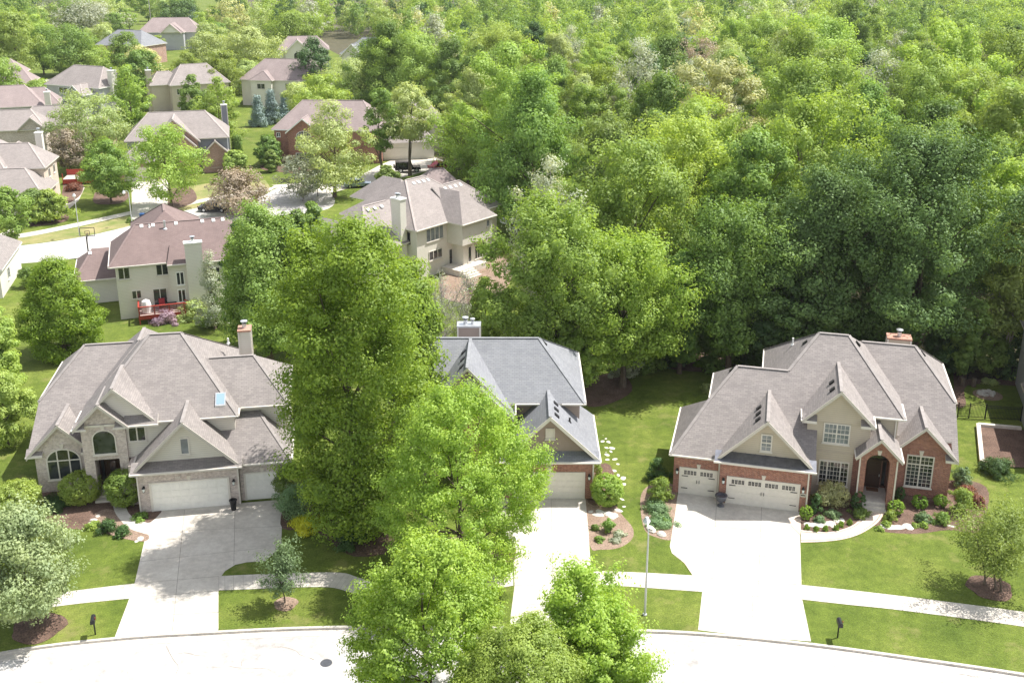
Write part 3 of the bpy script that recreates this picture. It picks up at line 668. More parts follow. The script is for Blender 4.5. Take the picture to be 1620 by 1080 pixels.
# ------------------------------------------------------------------ house A: pale brick house on the left
h = House(at(200+230/5.4, 640+910/5.4), 9.8, 'pale brick and cream siding house with two arched windows and white garage doors')
rb = h.rb
_, (ra, rc) = hip(rb, -4.8, 6.15, 2.2, 14.7, 6.0, .69, .69, 1, 1)
_, (rd, re) = hip(rb, 2.0, 9.75, 3.55, 11.0, 6.0, .69, .69, None, 1)
rb.slab([(-9.1, 4.3, 3.2), (-1.5, 4.3, 3.2), (-1.5, 11.87, 8.5), (-6.05, 11.87, 8.5), (-8.85, 7.87, 5.7)])
rb.slab([(-8.85, 15.87, 5.7), (-8.85, 7.87, 5.7), (-6.05, 11.87, 8.5)]); rb.slab([(-1.5, 15.87, 5.7), (-8.85, 15.87, 5.7), (-6.05, 11.87, 8.5), (-1.5, 11.87, 8.5)])
_, (rf, rg) = hip(rb, -4.9, 1.6, 6.5, 16.4, 6.0, .9, .95, 1, 1, orient='y')
_, (ri, rj) = hip(rb, 4.6, 9.85, .05, 7.6, 3.15, .62, .62, None, 1)
ridge_caps(h.r, [(ra, rc), (rc, (6.15, 2.2, 6)), ((-1.5, 11.87, 8.5), (-6.05, 11.87, 8.5)), ((-6.05, 11.87, 8.5), (-8.85, 7.87, 5.7)), ((3.9, re[1], re[2]), re), (re, (9.75, 3.55, 6)), (rc, (6.15, 14.7, 6)), (rf, rg), (rj, (9.85, .05, 3.15)), (ra, (-4.8, 2.2, 6))], h.roofm)
b_ = h.wall('brick_pale')
b_.box(-.88, 6.1, 0, 5, 0, 3.12); b_.box(6.12, 9.4, .48, 7.2, 0, 3.05); b_.box(-8.6, -4.75, 4.2, 15.4, 0, 3.0)
b_.box(-1.6, -.9, 1.2, 4, 0, 3.1)
b_.prism([(-8.6, 4.25, 3.0), (-8.6, 15.4, 3.0), (-8.6, 15.4, 5.5), (-8.6, 7.9, 5.5), (-8.6, 4.6, 3.2)], (.3, 0, 0))
t_ = h.wall('siding_cream')
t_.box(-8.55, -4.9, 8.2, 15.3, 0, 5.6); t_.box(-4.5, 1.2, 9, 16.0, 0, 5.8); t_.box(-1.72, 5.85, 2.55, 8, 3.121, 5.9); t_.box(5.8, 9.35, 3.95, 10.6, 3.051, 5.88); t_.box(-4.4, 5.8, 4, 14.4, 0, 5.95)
t_.box(9.35, 9.55, 4.2, 10.4, 0, 5.86)
h.gable(2.6, 3.68, 6.87, -.25, 4.7, .975, 'siding_cream', .5, 3.35, 3.25)
h.gable(-6.72, 2.42, 5.45, 3.85, 7.6, 1.0, 'brick_pale', 4.15, 0, 1.9)
h.gable(-3.24, 1.9, 7.8, 1.6, 4.9, .97, 'brick_pale', 2.32, 5.6, 1.5)
h.gable(-2.25, 2.9, 8.8, 2.0, 6.4, .98, 'siding_cream', 2.45, 6.3, 2.35)
# tower front with the tall arched window and the recessed entry
f = MB('brick_pale'); P = [(-4.75, 0), (-4.05, 0), (-4.05, 3.25), (-2.35, 3.25), (-2.35, 0), (-1.72, 0), (-1.72, 6.15), (-3.24, 7.6), (-4.75, 6.15)]
f.prism([(x, 2.25, z) for x, z in P], (0, .5, 0)); f.box(-4.75, -1.72, 2.752, 4.5, 3.25, 6.1); f.box(-4.75, -4.2, 2.752, 4.5, 0, 3.25); f.box(-2.2, -1.72, 2.752, 4.5, 0, 3.25)
f.build('entry_tower', h.r)
d = MB('wood_dark'); d.box(-3.7, -2.75, 3.9, 4.0, .35, 2.6); d.box(-4.2, -2.2, 3.96, 4.05, .35, 3.25); dd = d.build('front_door', h.r)
h.window(-2.68, -2.36, .5, 2.6, 3.95, fw=.04, frame='wood_dark', name='sidelight'); h.window(-4.1, -3.78, .5, 2.6, 3.95, fw=.04, frame='wood_dark', name='sidelight')
h.window(-3.45, -3.0, 1.2, 2.3, 3.89, fw=.04, frame='wood_dark', name='door_window')
f = MB('stone_cream'); f.box(-4.19, -2.21, 2.3, 4.2, 0, .35); f.box(-4.3, -2.1, 1.85, 2.24, 0, .18); f.build('entry_steps', h.r)
h.window(-4.05, -2.42, 3.65, 5.6, 2.25, arch=.75, fw=.08, keystone=True)
h.window(-7.88, -5.45, .95, 3.45, 4.15, mull=(.33, .67), rows=(.62,), arch=1.0, fw=.1, keystone=True)
h.window(-1.62, -.38, 4.35, 5.6, 2.55, mull=(.5,), fw=.08)
h.window(2.2, 2.85, 4.05, 5.35, .5, fw=.08, glass='glass_blind')
h.garage(0, 5.33, 2.18, 0, 8, 4, 'door_white'); h.garage(6.47, 8.95, 2.12, .48, 4, 4, 'door_white')
p = MB(['shingle_warm', 'trim_cream']); p.slab([(-1.2, -.45, 3.27), (6.4, -.45, 3.27), (6.4, .52, 3.67), (-1.2, .52, 3.67)], .2); p.build('pent_roof', h.r)
p = MB(['shingle_warm', 'trim_cream']); p.slab([(-1.7, 1.75, 6.0), (.62, 1.75, 6.0), (.62, 2.5, 6.5), (-1.7, 2.5, 6.5)], .2); p.build('pent_roof', h.r)
p = MB(['shingle_warm', 'trim_cream']); p.slab([(-1.74, 1.8, 6.0), (-1.4, 1.8, 6.0), (-3.0, 2.5, 7.75), (-3.3, 2.5, 7.75)], .1); p.build('pent_roof', h.r)
for xa, xb, y, z in ((-9.15, -8.0, 4.0, 3.15), (-5.35, -4.8, 4.0, 3.15), (-5.1, -4.35, 1.85, 6.0), (-2.3, -1.5, 1.85, 5.98)):
    p = MB(['shingle_warm', 'trim_cream']); p.slab([(xa, y-.15, z), (xb, y-.15, z), (xb, y+.35, z+.35), (xa, y+.35, z+.35)], .2); p.build('gable_return', h.r)
h.gutter([((-1.25, -.5, 3.27), (6.45, -.5, 3.27)), ((-1.2, -.4, 3.3), (-1.2, 3, 3.3)), ((6.5, 0, 3.13), (9.9, 0, 3.13)), ((.62, 2.13, 6), (6.2, 2.13, 6)), ((6.2, 2.2, 6), (6.2, 3.6, 6)), ((6.2, 3.5, 6), (9.8, 3.5, 6)), ((9.8, 3.5, 6), (9.8, 11, 6)),
   ((-8.9, 7.87, 5.7), (-8.9, 15.8, 5.7)), ((-5.18, 1.6, 5.98), (-5.18, 5.0, 5.98)), ((-1.7, 1.7, 6.0), (.66, 1.7, 6.0)), ((9.9, 0.05, 3.15), (9.9, 7.6, 3.15)), ((-5.2, 1.62, 6.0), (-4.2, 1.62, 6.0)), ((-2.4, 1.62, 6.0), (-1.3, 1.62, 6.0)), ((-9.2, 3.85, 3.1), (-8.0, 3.85, 3.1))])
h.chimney(5.95, 6.8, 9.6, 10.7, 5.5, 9.62, 'siding_cream', 'terracotta', 1, 'trim_cream')
sk = MB(['steel', 'skylight_glass'])
a0, a1 = (4.55, 2.85, 6.45), (5.28, 2.85, 6.45); a3, a2 = (4.55, 3.75, 7.07), (5.28, 3.75, 7.07)
sk.prism([(p_[0], p_[1], p_[2]-.05) for p_ in (a0, a1, a2, a3)], (0, 0, .17)); o_ = sk.build('skylight', h.r)
sk = MB('skylight_glass'); sk.prism([(4.63, 2.93, 6.60), (5.2, 2.93, 6.60), (5.2, 3.67, 7.11), (4.63, 3.67, 7.11)], (0, 0, .035)); sk.build('pane', o_)
for x, y in ((-.45, 0), (5.72, 0)): h.lantern(x, 1.9, y)
h.pipe(5.0, 10.6, 8.4, .4); h.spout(6.05, 0, .05, 3.1); h.spout(-.83, 0, .05, 3.0)
q = MB(['stone_cream']); 
for k in range(3): q.box(1.75+k*.13, 1.84+k*.13, -.03, -.002, 2.42, 2.62)
q.build('house_number', h.r)
h.done(); HA = h

# ------------------------------------------------------------------ house B: taupe and brick house in the middle
h = House(at(780+735/5.143, 620+865/5.143), -.3, 'taupe sided brick house with blue grey roof, half hidden by the lime maple', roof='shingle_blue')
rb = h.rb
_, (ra, rc) = hip(rb, -14.5, .22, 3.4, 13.5, 6.0, .64, .64, .96, .96)
S = .955
rb.slab([(1.12, -.4, 3.2), (1.12, 7.4, 3.2), (-2.48, 5.6, 6.64), (-2.48, -.2, 6.64), (.95, -.2, 3.36)]); rb.slab([(1.12, 7.4, 3.2), (-2.48, 7.4, 3.2), (-2.48, 5.6, 6.64)])
rb.slab([(-6.1, 6, 3.2), (-6.1, -.4, 3.2), (-5.9, -.2, 3.36), (-2.48, -.2, 6.64), (-2.48, 5.6, 6.64)])
mbx = MB('trim_cream')
for sg in (-1, 1): mbx.prism([(-2.48, -.19, 6.65), (-2.48, -.19, 6.33), (-2.48+sg*3.55, -.19, 6.33-3.55*S), (-2.48+sg*3.55, -.19, 6.65-3.55*S)][::sg], (0, -.05, 0))
mbx.build('barge_board', h.r)
ridge_caps(h.r, [(ra, rc), (rc, (.22, 3.4, 6)), (rc, (.22, 13.5, 6)), ((-2.48, -.2, 6.64), (-2.48, 5.6, 6.64))], h.roofm)
b_ = h.wall('brick_red'); b_.box(-5.75, .72, 0, 7, 0, 3.02)
t_ = h.wall('siding_taupe'); t_.box(-5.2, -.15, 4.05, 13.1, 0, 5.9); t_.box(-14.1, -5.3, 3.3, 13.1, 0, 5.9)
w_ = MB('siding_taupe'); w_.prism([(-5.5, .5, 3.2), (.55, .5, 3.2), (-2.48, .5, 6.42)], (0, .25, 0)); w_.build('gable_wall', h.r)
p = MB(['shingle_blue', 'trim_cream']); p.slab([(-6.08, -.45, 3.2), (1.1, -.45, 3.2), (1.1, .52, 3.6), (-6.08, .52, 3.6)], .18); p.build('pent_roof', h.r)
h.gable(-8.48, 3.5, 9.2, 2.55, 8.4, 1.08, 'siding_taupe', 2.95, 5.8, 3.0)
h.gable(-7.42, 2.35, 7.75, 1.95, 5.0, 1.0, 'brick_red', 2.35, 0, 2.0)
h.window(-2.8, -2.12, 4.55, 5.4, .5, fw=.07, glass='trim_cream', name='gable_vent'); h.window(-8.55, -7.75, 7.35, 8.2, 2.95, fw=.07, glass='trim_cream', name='gable_vent')
h.garage(-5.0, -.0, 2.06, 0, 8, 4, 'door_cream')
h.lantern(.38, 1.85, 0); h.lantern(-5.4, 1.85, 0)
q = MB(['stone_cream', 'black_metal']); q.box(-2.72, -2.28, -.03, -.002, 2.56, 2.78)
for k in range(4): q.box(-2.66+k*.09, -2.60+k*.09, -.036, -.028, 2.62, 2.72, 1)
q.build('house_number', h.r)
for y in (.9, 1.9, 2.9): h.vent(-1.98, y, 6.16, (-1, 0, 1))
for y in (3.9, 5.3, 6.7): h.vent(-8.95, y, 8.69, (1, 0, 1))
h.vent(-2.7, 8.4, 8.75, (-1, 0, 1)); h.pipe(-1.0, 1.9, 5.2, .35, 'black_metal')
h.gutter([((-6.1, -.5, 3.2), (1.15, -.5, 3.2)), ((1.17, -.4, 3.2), (1.17, 7.4, 3.2)), ((-4.95, 3.35, 6), (-3, 3.35, 6)), ((-1.5, 3.35, 6), (.27, 3.35, 6)), ((.27, 3.4, 6), (.27, 13.5, 6)), ((-4.95, 2.6, 5.5), (-4.95, 3.4, 6))])
h.spout(.66, 0, .05, 3.0)
h.chimney(-9.75, -7.95, 13.3, 14.3, 0, 8.25, 'siding_taupe', 'steel', 2, 'trim_cream')
h.window(-12.5, -11, 1, 2.6, 3.3, mull=(.5,)); h.window(-12.5, -11, 4, 5.4, 3.3, mull=(.5,))
h.window(6, 8, 1, 2.4, -.15, face='r', mull=(.5,)); h.done(); HB = h

# ------------------------------------------------------------------ house E: cream rear elevation with the red-brown roof
h = House(at(100+495/5.4, 310+1055/5.4), 19, 'cream house seen from behind with red brown roof, tall chimney and red deck', roof='shingle_brown')
rb = h.rb
_, (ra, rc) = hip(rb, -.6, 14.8, -.25, 10.1, 5.95, .6, .6, 1.05, 1.05)
hip(rb, 5.2, 11.4, -.95, 4, 5.85, .6, .6, 3, 3); _, (re, rf) = hip(rb, -4.7, .5, 6.0, 15.2, 2.9, .5, .5, 1.1, None)
_, (rg, ri) = hip(rb, 1.5, 9.5, 6.5, 18.5, 5.9, .7, .75, .75, .75, orient='y')
ridge_caps(h.r, [(ra, rc), (ra, (-.6, -.25, 5.95)), (re, (-4.7, 6, 2.9)), (rg, ri), (ri, (1.5, 18.5, 5.9)), (ri, (9.5, 18.5, 5.9))], h.roofm)
t_ = h.wall('siding_light'); t_.box(0, 14.4, 0, 9.8, -.2, 5.85); t_.box(5.4, 11.1, -.5, 1, -.2, 5.75); t_.box(-4.1, 0, 6.5, 14.8, -.2, 2.8); t_.box(1.9, 9.1, 9, 18, -.2, 5.8)
h.window(.23, 1.42, 4.45, 5.75, 0, mull=(.5,), fw=.07); h.window(4.05, 5.3, 4.5, 5.75, 0, mull=(.5,), fw=.07); h.window(1.36, 2.34, 2.15, 3.1, 0, mull=(.5,), fw=.07)
h.window(6.0, 6.85, 3.35, 4.85, -.5, mull=(.5,), fw=.09, frame='trim_white'); h.window(6.0, 6.85, 1.4, 2.9, -.5, mull=(.5,), fw=.09, frame='trim_white')
h.window(3.5, 4.92, 1.1, 3.05, 0, mull=(.5,), fw=.06, name='patio_door'); h.window(10.6, 12.0, 4.6, 5.7, 0, mull=(.5,), fw=.07); h.window(9.5, 10.6, 3.2, 5.0, -.5, mull=(.5,), fw=.07); h.window(9.5, 10.6, 1.2, 2.6, -.5, mull=(.5,), fw=.07)
h.chimney(7.15, 8.9, -1.2, -.4, .9, 8.0, 'siding_light', 'trim_white', 1)
zr = ra[2]
for x in (3.0, 4.2, 6.6, 9.4, 10.6, 11.6): h.vent(x, 4.6, 5.95+.6*4.85-.02, (0, 1, .6), 'plastic_white')
h.pipe(5.4, 4.1, 5.95+.6*4.3, .9, 'steel', .12); h.pipe(3.8, 4.5, 8.75, .3, 'plastic_white', .08); h.vent(-2.9, 9.9, 4.85, (0, 1, .5), 'plastic_white')
h.gutter([((-.6, -.3, 5.95), (5.2, -.3, 5.95)), ((5.2, -1.0, 5.85), (7.1, -1.0, 5.85)), ((-.65, -.3, 5.95), (-.65, 10, 5.95)), ((-4.7, 5.95, 2.9), (-.1, 5.95, 2.9)), ((-4.75, 6, 2.9), (-4.75, 15, 2.9)), ((9.2, -1.0, 5.85), (11.4, -1.0, 5.85)), ((11.5, -.3, 5.95), (14.8, -.3, 5.95))])
h.spout(5.35, -.45, 0, 5.7)
# deck with railing
dk = MB(['deck_red', 'deck_grey']); dk.box(1.9, 6.6, -2.4, -.02, .85, .98, 1); 
for x in (1.95, 3.5, 5.0, 6.5): dk.box(x-.06, x+.06, -2.42, -2.3, -.1, 2.0)
for x in (1.95,): dk.box(x-.06, x+.06, -.2, -.08, -.1, 2.0)
dk.box(1.85, 6.6, -2.45, -2.38, .55, 1.0)
dk.build('deck', h.r)
rl = MB('deck_red'); rl.box(1.85, 6.6, -2.46, -2.28, 1.9, 1.97); rl.box(1.9, 6.6, -2.42, -2.36, 1.1, 1.16); rl.box(1.86, 2.02, -2.3, -.1, 1.9, 1.97)
for k in range(40): x = 2.02+k*.114; rl.box(x, x+.035, -2.4, -2.36, 1.16, 1.9)
for k in range(17): y = -2.25+k*.125; rl.box(1.92, 1.96, y, y+.035, 1.0, 1.9)
rl.build('railing', h.r)
st = MB('deck_red')
for k in range(6): st.box(6.6+k*.28, 6.9+k*.28, -2.4, -1.2, .98-.16*(k+1), 1.03-.16*(k+1))
for y in (-2.42, -1.2): st.beam((6.6, y, 1.9), (8.4, y, .95), .1, .08); st.beam((6.6, y, 1.2), (8.4, y, .25), .06, .06)
for k in range(14):
    x = 6.65+k*.125; zz = 1.2-(x-6.6)*.53
    for y in (-2.43, -1.21): st.box(x, x+.03, y, y+.035, zz, zz+.68)
st.build('deck_stairs', h.r)
h.done(); HE = h

# ------------------------------------------------------------------ house F: corner house behind the middle one
h = House(at(540+715/6, 250+980/6), 51, 'tan sided corner house with bay roofs, skylight and white chimney behind the tall linden', roof='shingle_tan')
rb = h.rb
_, (ra, rc) = hip(rb, -6.0, 7.4, -5.95, 7.3, 6.3, .64, .64, .82, .85)
hip(rb, -.65, 5.75, -8.4, 5, 6.3, .92, .9, .95, .95, orient='y'); _, (re, rf) = hip(rb, 1.5, 10.15, -5.55, 2.5, 6.3, .8, .8, None, .9)
_, (rg, ri) = hip(rb, -12.6, -3, -4.4, 6.5, 4.6, .72, .72, .8, None)
hip(rb, -12.2, -7, .5, 10.5, 4.6, .9, .9, .8, .8, orient='y'); hip(rb, 1, 7, 3, 13, 6.3, .8, .8, .9, .9, orient='y')
ridge_caps(h.r, [(ra, rc), (ra, (-6, -5.95, 6.3)), ((3.6, -1.5, re[2]), rf), (rf, (10.15, -5.55, 6.3)), (rg, (-4, ri[1], ri[2])), (rg, (-12.6, -4.4, 4.6)), (rc, (2.55+4.8, -5.9, 6.3))], h.roofm)
t_ = h.wall('siding_light'); t_.box(-5.5, 7, -5.5, 6.9, -1, 6.2); t_.box(-.2, 5.3, -8.0, -5, 3.5, 6.2); t_.box(.7, 5.3, -7.3, -5, -1, 3.499); t_.box(5.3, 9.7, -5.1, 2.1, -1, 6.2); t_.box(-12.1, -5, -3.9, 6.1, -1, 4.5)
h.window(-3.9, -.9, 4.3, 5.95, -5.5, mull=(.25, .5, .75), fw=.07, glass='glass_blind'); h.window(-3.5, -1.2, 1.9, 3.1, -5.5, mull=(.33, .66), fw=.07)
h.window(1.5, 2.15, .9, 2.9, -7.3, fw=.07, name='patio_door'); h.window(2.75, 4.7, 1.0, 2.9, -7.3, mull=(.25, .5, .75), fw=.07); h.window(.0, .65, .6, 2.6, -5.5, fw=.07, name='back_door')
h.window(4.2, 4.75, 5.0, 5.8, -8.0, fw=.05, glass='glass_blind'); h.window(6.8, 7.5, 2.7, 4.3, -5.1, fw=.07); h.window(-4.6, -3.3, 4.2, 5.8, -5.5, face='l', mull=(.5,), fw=.07)
h.window(-1.5, .5, 2.2, 3.8, -12.1, face='l', mull=(.5,), fw=.07)
h.chimney(-6.7, -5.75, -4.15, -2.65, -1, 9.8, 'siding_light', 'trim_white', 2)
for k in range(4): h.vent(-.2+k*.85, -.1, 10.05, (0, 1, .64), 'plastic_white')
for k in range(4): h.vent(3.3+k*.95, -2.1, 9.05, (0, 1, .8), 'plastic_white')
for k in range(3): h.vent(-7.6+k*1.1, .3, 8.1, (0, 1, .72), 'plastic_white')
sk = MB(['steel']); sk.prism([(4.0, -5.7, 8.05), (4.55, -5.7, 7.55), (4.55, -4.6, 7.55), (4.0, -4.6, 8.05)], (.05, 0, .14)); o_ = sk.build('skylight', h.r)
sk = MB('skylight_glass'); sk.prism([(4.12, -5.6, 8.10), (4.5, -5.6, 7.76), (4.5, -4.7, 7.76), (4.12, -4.7, 8.10)], (.05, 0, .05)); sk.build('pane', o_)
h.gutter([((-6, -6.0, 6.3), (-.65, -6.0, 6.3)), ((5.75, -5.6, 6.3), (10.2, -5.6, 6.3)), ((-.65, -8.45, 6.3), (5.75, -8.45, 6.3))])
st = MB('stone_cream')
for k in range(4): st.box(-1.2, 1.0, -8.9-.0-k*.35, -8.55-k*.35, -1, .6-k*.17)
st.box(-1.4, 3.5, -8.55, -5.6, -1, .75); st.build('back_terrace', h.r)
h.done(); HF = h

# ------------------------------------------------------------------ other houses, further off
HOUSES = []
def bg(loc, deg, label, blocks, wallm, roofm, gables=(), wins=(), chim=(), trim='trim_cream', pitch=.68, garages=()):
    h = House(loc, deg, label, roof=roofm, trim=trim); caps = []; HOUSES.append((h.r, blocks))
    for i, b_ in enumerate(blocks):
        x0, x1, y0, y1, ze, o = b_[:6]; wm = b_[6] if len(b_) > 6 else wallm
        _, (p, q) = hip(h.rb, x0, x1, y0, y1, ze, pitch, pitch, 1-.01*i, 1-.01*i, orient=o) if o == 'x' else hip(h.rb, x0, x1, y0, y1, ze, pitch+.15, pitch+.15, pitch+.01*i, pitch+.01*i, orient=o)
        caps.append((p, q))
        for c in ((x0, y0), (x1, y0)): caps.append(((p if (c[0]-p[0])**2+(c[1]-p[1])**2 < (c[0]-q[0])**2+(c[1]-q[1])**2 else q), (c[0], c[1], ze)))
        h.wall(wm).box(x0+.4+.003*i, x1-.4-.003*i, y0+.4+.003*i, y1-.4-.003*i, -.3, ze-.1)
    ridge_caps(h.r, caps, roofm)
    for g_ in gables: h.gable(*g_)
    for w_ in wins:
        kw = w_[5] if len(w_) > 5 else {}; h.window(*w_[:5], **{'mull': (.5,), 'fw': .08, **kw})
    for c in chim: h.chimney(*c)
    for g_ in garages: h.garage(*g_)
    h.done(); return h
bg(at(68, 264.6, 6), 10, 'pink brick house at the left edge with tan hip roofs and a red side deck', [(-12, .4, -.4, 8.6, 6, 'x'), (-24, -5, -1.5, 12, 6.3, 'x'), (-12, 1.2, -6.5, 3, 3.1, 'x'), (-9, -3, 6, 14, 5.9, 'y')], 'brick_cream', 'shingle_tan',
   wins=[(-2.5, -1, 4, 5.2, 0), (2, 3.2, .8, 2.4, .0, dict(face='r')), (2.5, 3.6, 3.9, 5.2, 0, dict(face='r')), (5.5, 6.6, 3.9, 5.2, 0, dict(face='r'))], chim=[(-2.6, -1.6, 7.8, 8.8, 0, 9.8, 'siding_light', 'trim_white', 1)],
   gables=[(-9.5, 2.4, 5.6, -7, -1, 1.0, 'brick_rose')], garages=[(-8, -3, 2.1, -6.1, 8, 4, 'door_cream', False, False)])
bg(at(69, 204.5, 6), 14, 'stone fronted house with overlapping grey hip roofs behind a brownish crabapple', [(-15, .5, 0, 9, 6, 'x'), (-6, 6.5, 5, 14, 5.8, 'x'), (-22, -9, 3, 16, 6.4, 'x'), (6, 11, 7, 14, 4.6, 'x', 'brick_rose')], 'brick_pale', 'shingle_tan', wins=[(3, 4.2, 3.8, 5.2, 5.4)], gables=[(-2.0, 2.6, 8.2, -.3, 6, .9, 'brick_pale')])
bg(at(88, 174, 5), 20, 'mauve roofed house with a white chimney behind the stone fronted house', [(-16, -2, 0, 11, 6, 'x'), (-9, 1, 3, 12, 5.8, 'x')], 'siding_grey', 'shingle_plum', chim=[(-1.8, -.7, -.2, .9, 0, 8.6, 'siding_light', 'trim_white', 1)])
bg(at(69, 133, 6), -25.5, 'grey sided house with four pane windows and white chimney behind a pale willow', [(0, 17.5, 0, 12, 6, 'x'), (10, 16, -3.5, 3, 4.8, 'y'), (3, 10, 6, 16, 6.2, 'y')], 'siding_grey', 'shingle_tan',
   wins=[(4.4, 7.2, 4.1, 5.5, .4), (8.6, 10.4, 4.1, 5.5, .4), (4, 7, .8, 2.4, .4), (8, 9.5, .9, 2.4, .4)], chim=[(16.9, 18.2, 3.5, 5.0, 0, 9.5, 'siding_light', 'trim_white', 1)], gables=[(12.9, 2.9, 6.9, -3.4, 2, .8, 'siding_grey')], trim='trim_white')
kf = at(196.3, 224, 6)
hk = bg(kf, 14, 'slate sided house with brick gables and a tall side chimney above a pale driveway', [(0, 17.2, 0, 11.5, 6, 'x'), (-1.2, 6, -4.5, 3, 3.2, 'y', 'brick_rose')], 'siding_slate', 'shingle_tan', trim='trim_taupe',
   wins=[(13.9, 15.6, .9, 3.0, -.3, dict(arch=.5))], chim=[(16.0, 17.0, 10.6, 11.6, 0, 9.9, 'siding_slate', 'trim_white', 1, 'trim_cream')],
   gables=[(8.2, 4.2, 9.6, -.9, 5, .95, 'brick_rose', -.5, 0, 3.8), (9.4, 2.4, 7.3, -1.8, 1, .98, 'brick_rose', -1.4, 0, 2.1), (14.8, 2.7, 5.6, -.8, 2, .98, 'brick_rose', -.4, 0, 2.35)], garages=[(.0, 4.8, 2.2, -4.1, 8, 4, 'door_cream', False, False)])
bg(at(268.5, 135.8, 6.2), 28, 'tan two storey house with corner chimney behind the small blue spruce', [(0, 14, 0, 12, 6.2, 'x'), (-4, 4, 3, 11, 6.1, 'x')], 'siding_tan', 'shingle_tan', wins=[(1.5, 2.7, 3.9, 5.3, .4), (3.8, 5.0, 3.9, 5.3, .4), (1.5, 2.7, .8, 2.4, .4)], chim=[(-4.4, -3.2, 4, 5.4, 0, 9.4, 'siding_tan', 'trim_white', 1)])
bg(at(378, 126, 6.2), -10, 'beige rear wall of a house with brown roof above three blue spruces', [(0, 20, 0, 13, 6.2, 'x'), (3, 9, -1.5, 8, 6.3, 'y')], 'siding_light', 'shingle_plum', wins=[(5.0, 7.0, 4.2, 5.5, -1.1), (11.5, 13, 4.1, 5.5, .4), (14.8, 16.2, 4.1, 5.5, .4)])
bg(at(429, 205, 6), -4, 'rose brick house with a tall arched window half hidden by pale trees', [(0, 20, 0, 13, 6, 'x')], 'brick_red', 'shingle_plum', wins=[(.8, 1.5, 4.6, 5.4, .4), (2.9, 3.5, 4.6, 5.4, .4), (4.6, 7.4, 2.9, 5.9, -.5, dict(arch=1.1, munt=(6, 6))), (4.4, 7.6, .4, 1.9, -.5, dict(munt=(6, 3)))],
   gables=[(6.0, 3.2, 8.2, -1.0, 5, .8, 'brick_red', -.5, 0, 2.9)], trim='trim_white')
bg(at(28, 117, 5.6), 12, 'brown roofed house peeping out above the leftmost street', [(-14, 1, 0, 10, 5.6, 'x'), (-6, 4, -3, 6, 3.8, 'x')], 'siding_light', 'shingle_plum', gables=[(-3, 2.8, 8.0, -.6, 5, .9, 'siding_light')])
bg(at(150, 71, 6), -20, 'dark brick wall and slate roof of a house between the far trees', [(0, 18, 0, 13, 6, 'x')], 'brick_rose', 'shingle_blue')
bg(at(217, 52, 6), 8, 'large plum roofed house with a white gable below the dark spruce', [(0, 22, 0, 14, 6, 'x'), (8, 17, -4, 10, 6.2, 'y')], 'siding_grey', 'shingle_plum', gables=[(12.5, 3.6, 9.3, -5, 5, .9, 'siding_light')], wins=[(3, 5, 3.8, 5.2, .4)])
bg(at(437, 80, 6), 10, 'small plum roofed house with arched gable window among far trees', [(0, 16, 0, 11, 6, 'x')], 'siding_light', 'shingle_plum', gables=[(6.5, 4.2, 9.2, -2, 5, .9, 'siding_light', -1.5, 0, 3.8)], wins=[(5.2, 7.8, 2.6, 5.6, -1.5, dict(arch=1.0))], trim='trim_white')
bg(at(537, 85, 6), -24, 'pale blue roofed house with white gables among far trees', [(0, 24, 0, 13, 6, 'x')], 'siding_light', 'shingle_blue', gables=[(5.5, 4.2, 9.2, -2, 5, .9, 'siding_light', -1.5, 0, 3.8), (19, 3.6, 7.5, -2, 5, .9, 'siding_light', -1.5, 0, 3.2)], trim='trim_white')
bg(at(674, 300, 3.4), 12, 'mauve roofed house with a low wing right behind the corner house', [(-1, 5.5, 0, 7, 3.4, 'x')], 'siding_light', 'shingle_plum')
bg(at(560, 229, 3.2), 12, 'beige garage house behind the black off road vehicle', [(0, 15, 0, 12, 3.2, 'x'), (6, 18, 5, 15, 5.8, 'x')], 'siding_light', 'shingle_tan', garages=[(5.2, 10, 2.1, .4, 8, 4, 'door_cream', False, False)])
bg(at(890, 168, 5), -10, 'small brown hip roof showing in a gap of the woods', [(0, 12, 0, 10, 5, 'x')], 'siding_taupe', 'shingle_plum')
bg(at(1385, 118, 5), 5, 'grey flat looking roof showing through the woods on the right', [(0, 16, 0, 9, 5, 'x')], 'siding_light', 'shingle_blue')
bg(at(1078, 84, 7), 8, 'pale grey roof glimpsed between tree tops at the top of the woods', [(0, 22, 0, 12, 7, 'x')], 'siding_light', 'shingle_blue')
bg(at(1330, 22, 7), 0, 'distant long grey roof beyond the flowering tree', [(0, 26, 0, 12, 7, 'x')], 'siding_light', 'shingle_tan')
bg(at(1642, 738), -17, 'pale sided neighbouring house cut by the right edge', [(-.4, 14, -.4, 9, 3.2, 'x'), (.2, 14, 4, 17, 6.2, 'x')], 'siding_grey', 'shingle_warm', wins=[(3, 4.2, 1, 2.4, .0)])
bg(at(-10, 470), 14, 'cream sided house cut by the left edge beside a round bush', [(-16, 1.5, -1, 11, 3.4, 'x'), (-18, -1.2, 3, 13, 6.2, 'x')], 'siding_light', 'shingle_warm', wins=[(3, 4.2, 1, 2.4, 1.1, dict(face='r'))], trim='trim_white')
# side deck of the pink brick house
x, y, _ = at(100, 293); d_ = empty('garden_deck', (x, y, 0), R(10), 'red railed wooden deck at the side of the pink brick house', 'deck')
mb = MB('deck_grey'); mb.box(0, 4.5, 0, 3.4, .8, .95); mb.build('deck_floor', d_)
mb = MB('deck_red'); mb.box(0, 4.5, -.05, 0, .2, .95); mb.box(0, 4.5, 3.4, 3.48, 1.0, 1.9); mb.box(4.5, 4.56, 0, 3.4, 1.7, 1.9)
mb.beam((2.5, -.1, 1.9), (5.2, -2.4, .9), .1, .8)
for x_ in (0.05, 2.2, 4.45): mb.box(x_-.06, x_+.06, -.06, .06, 0, 1.9); mb.box(x_-.06, x_+.06, 3.36, 3.49, 0, 1.95)
mb.build('railing', d_)

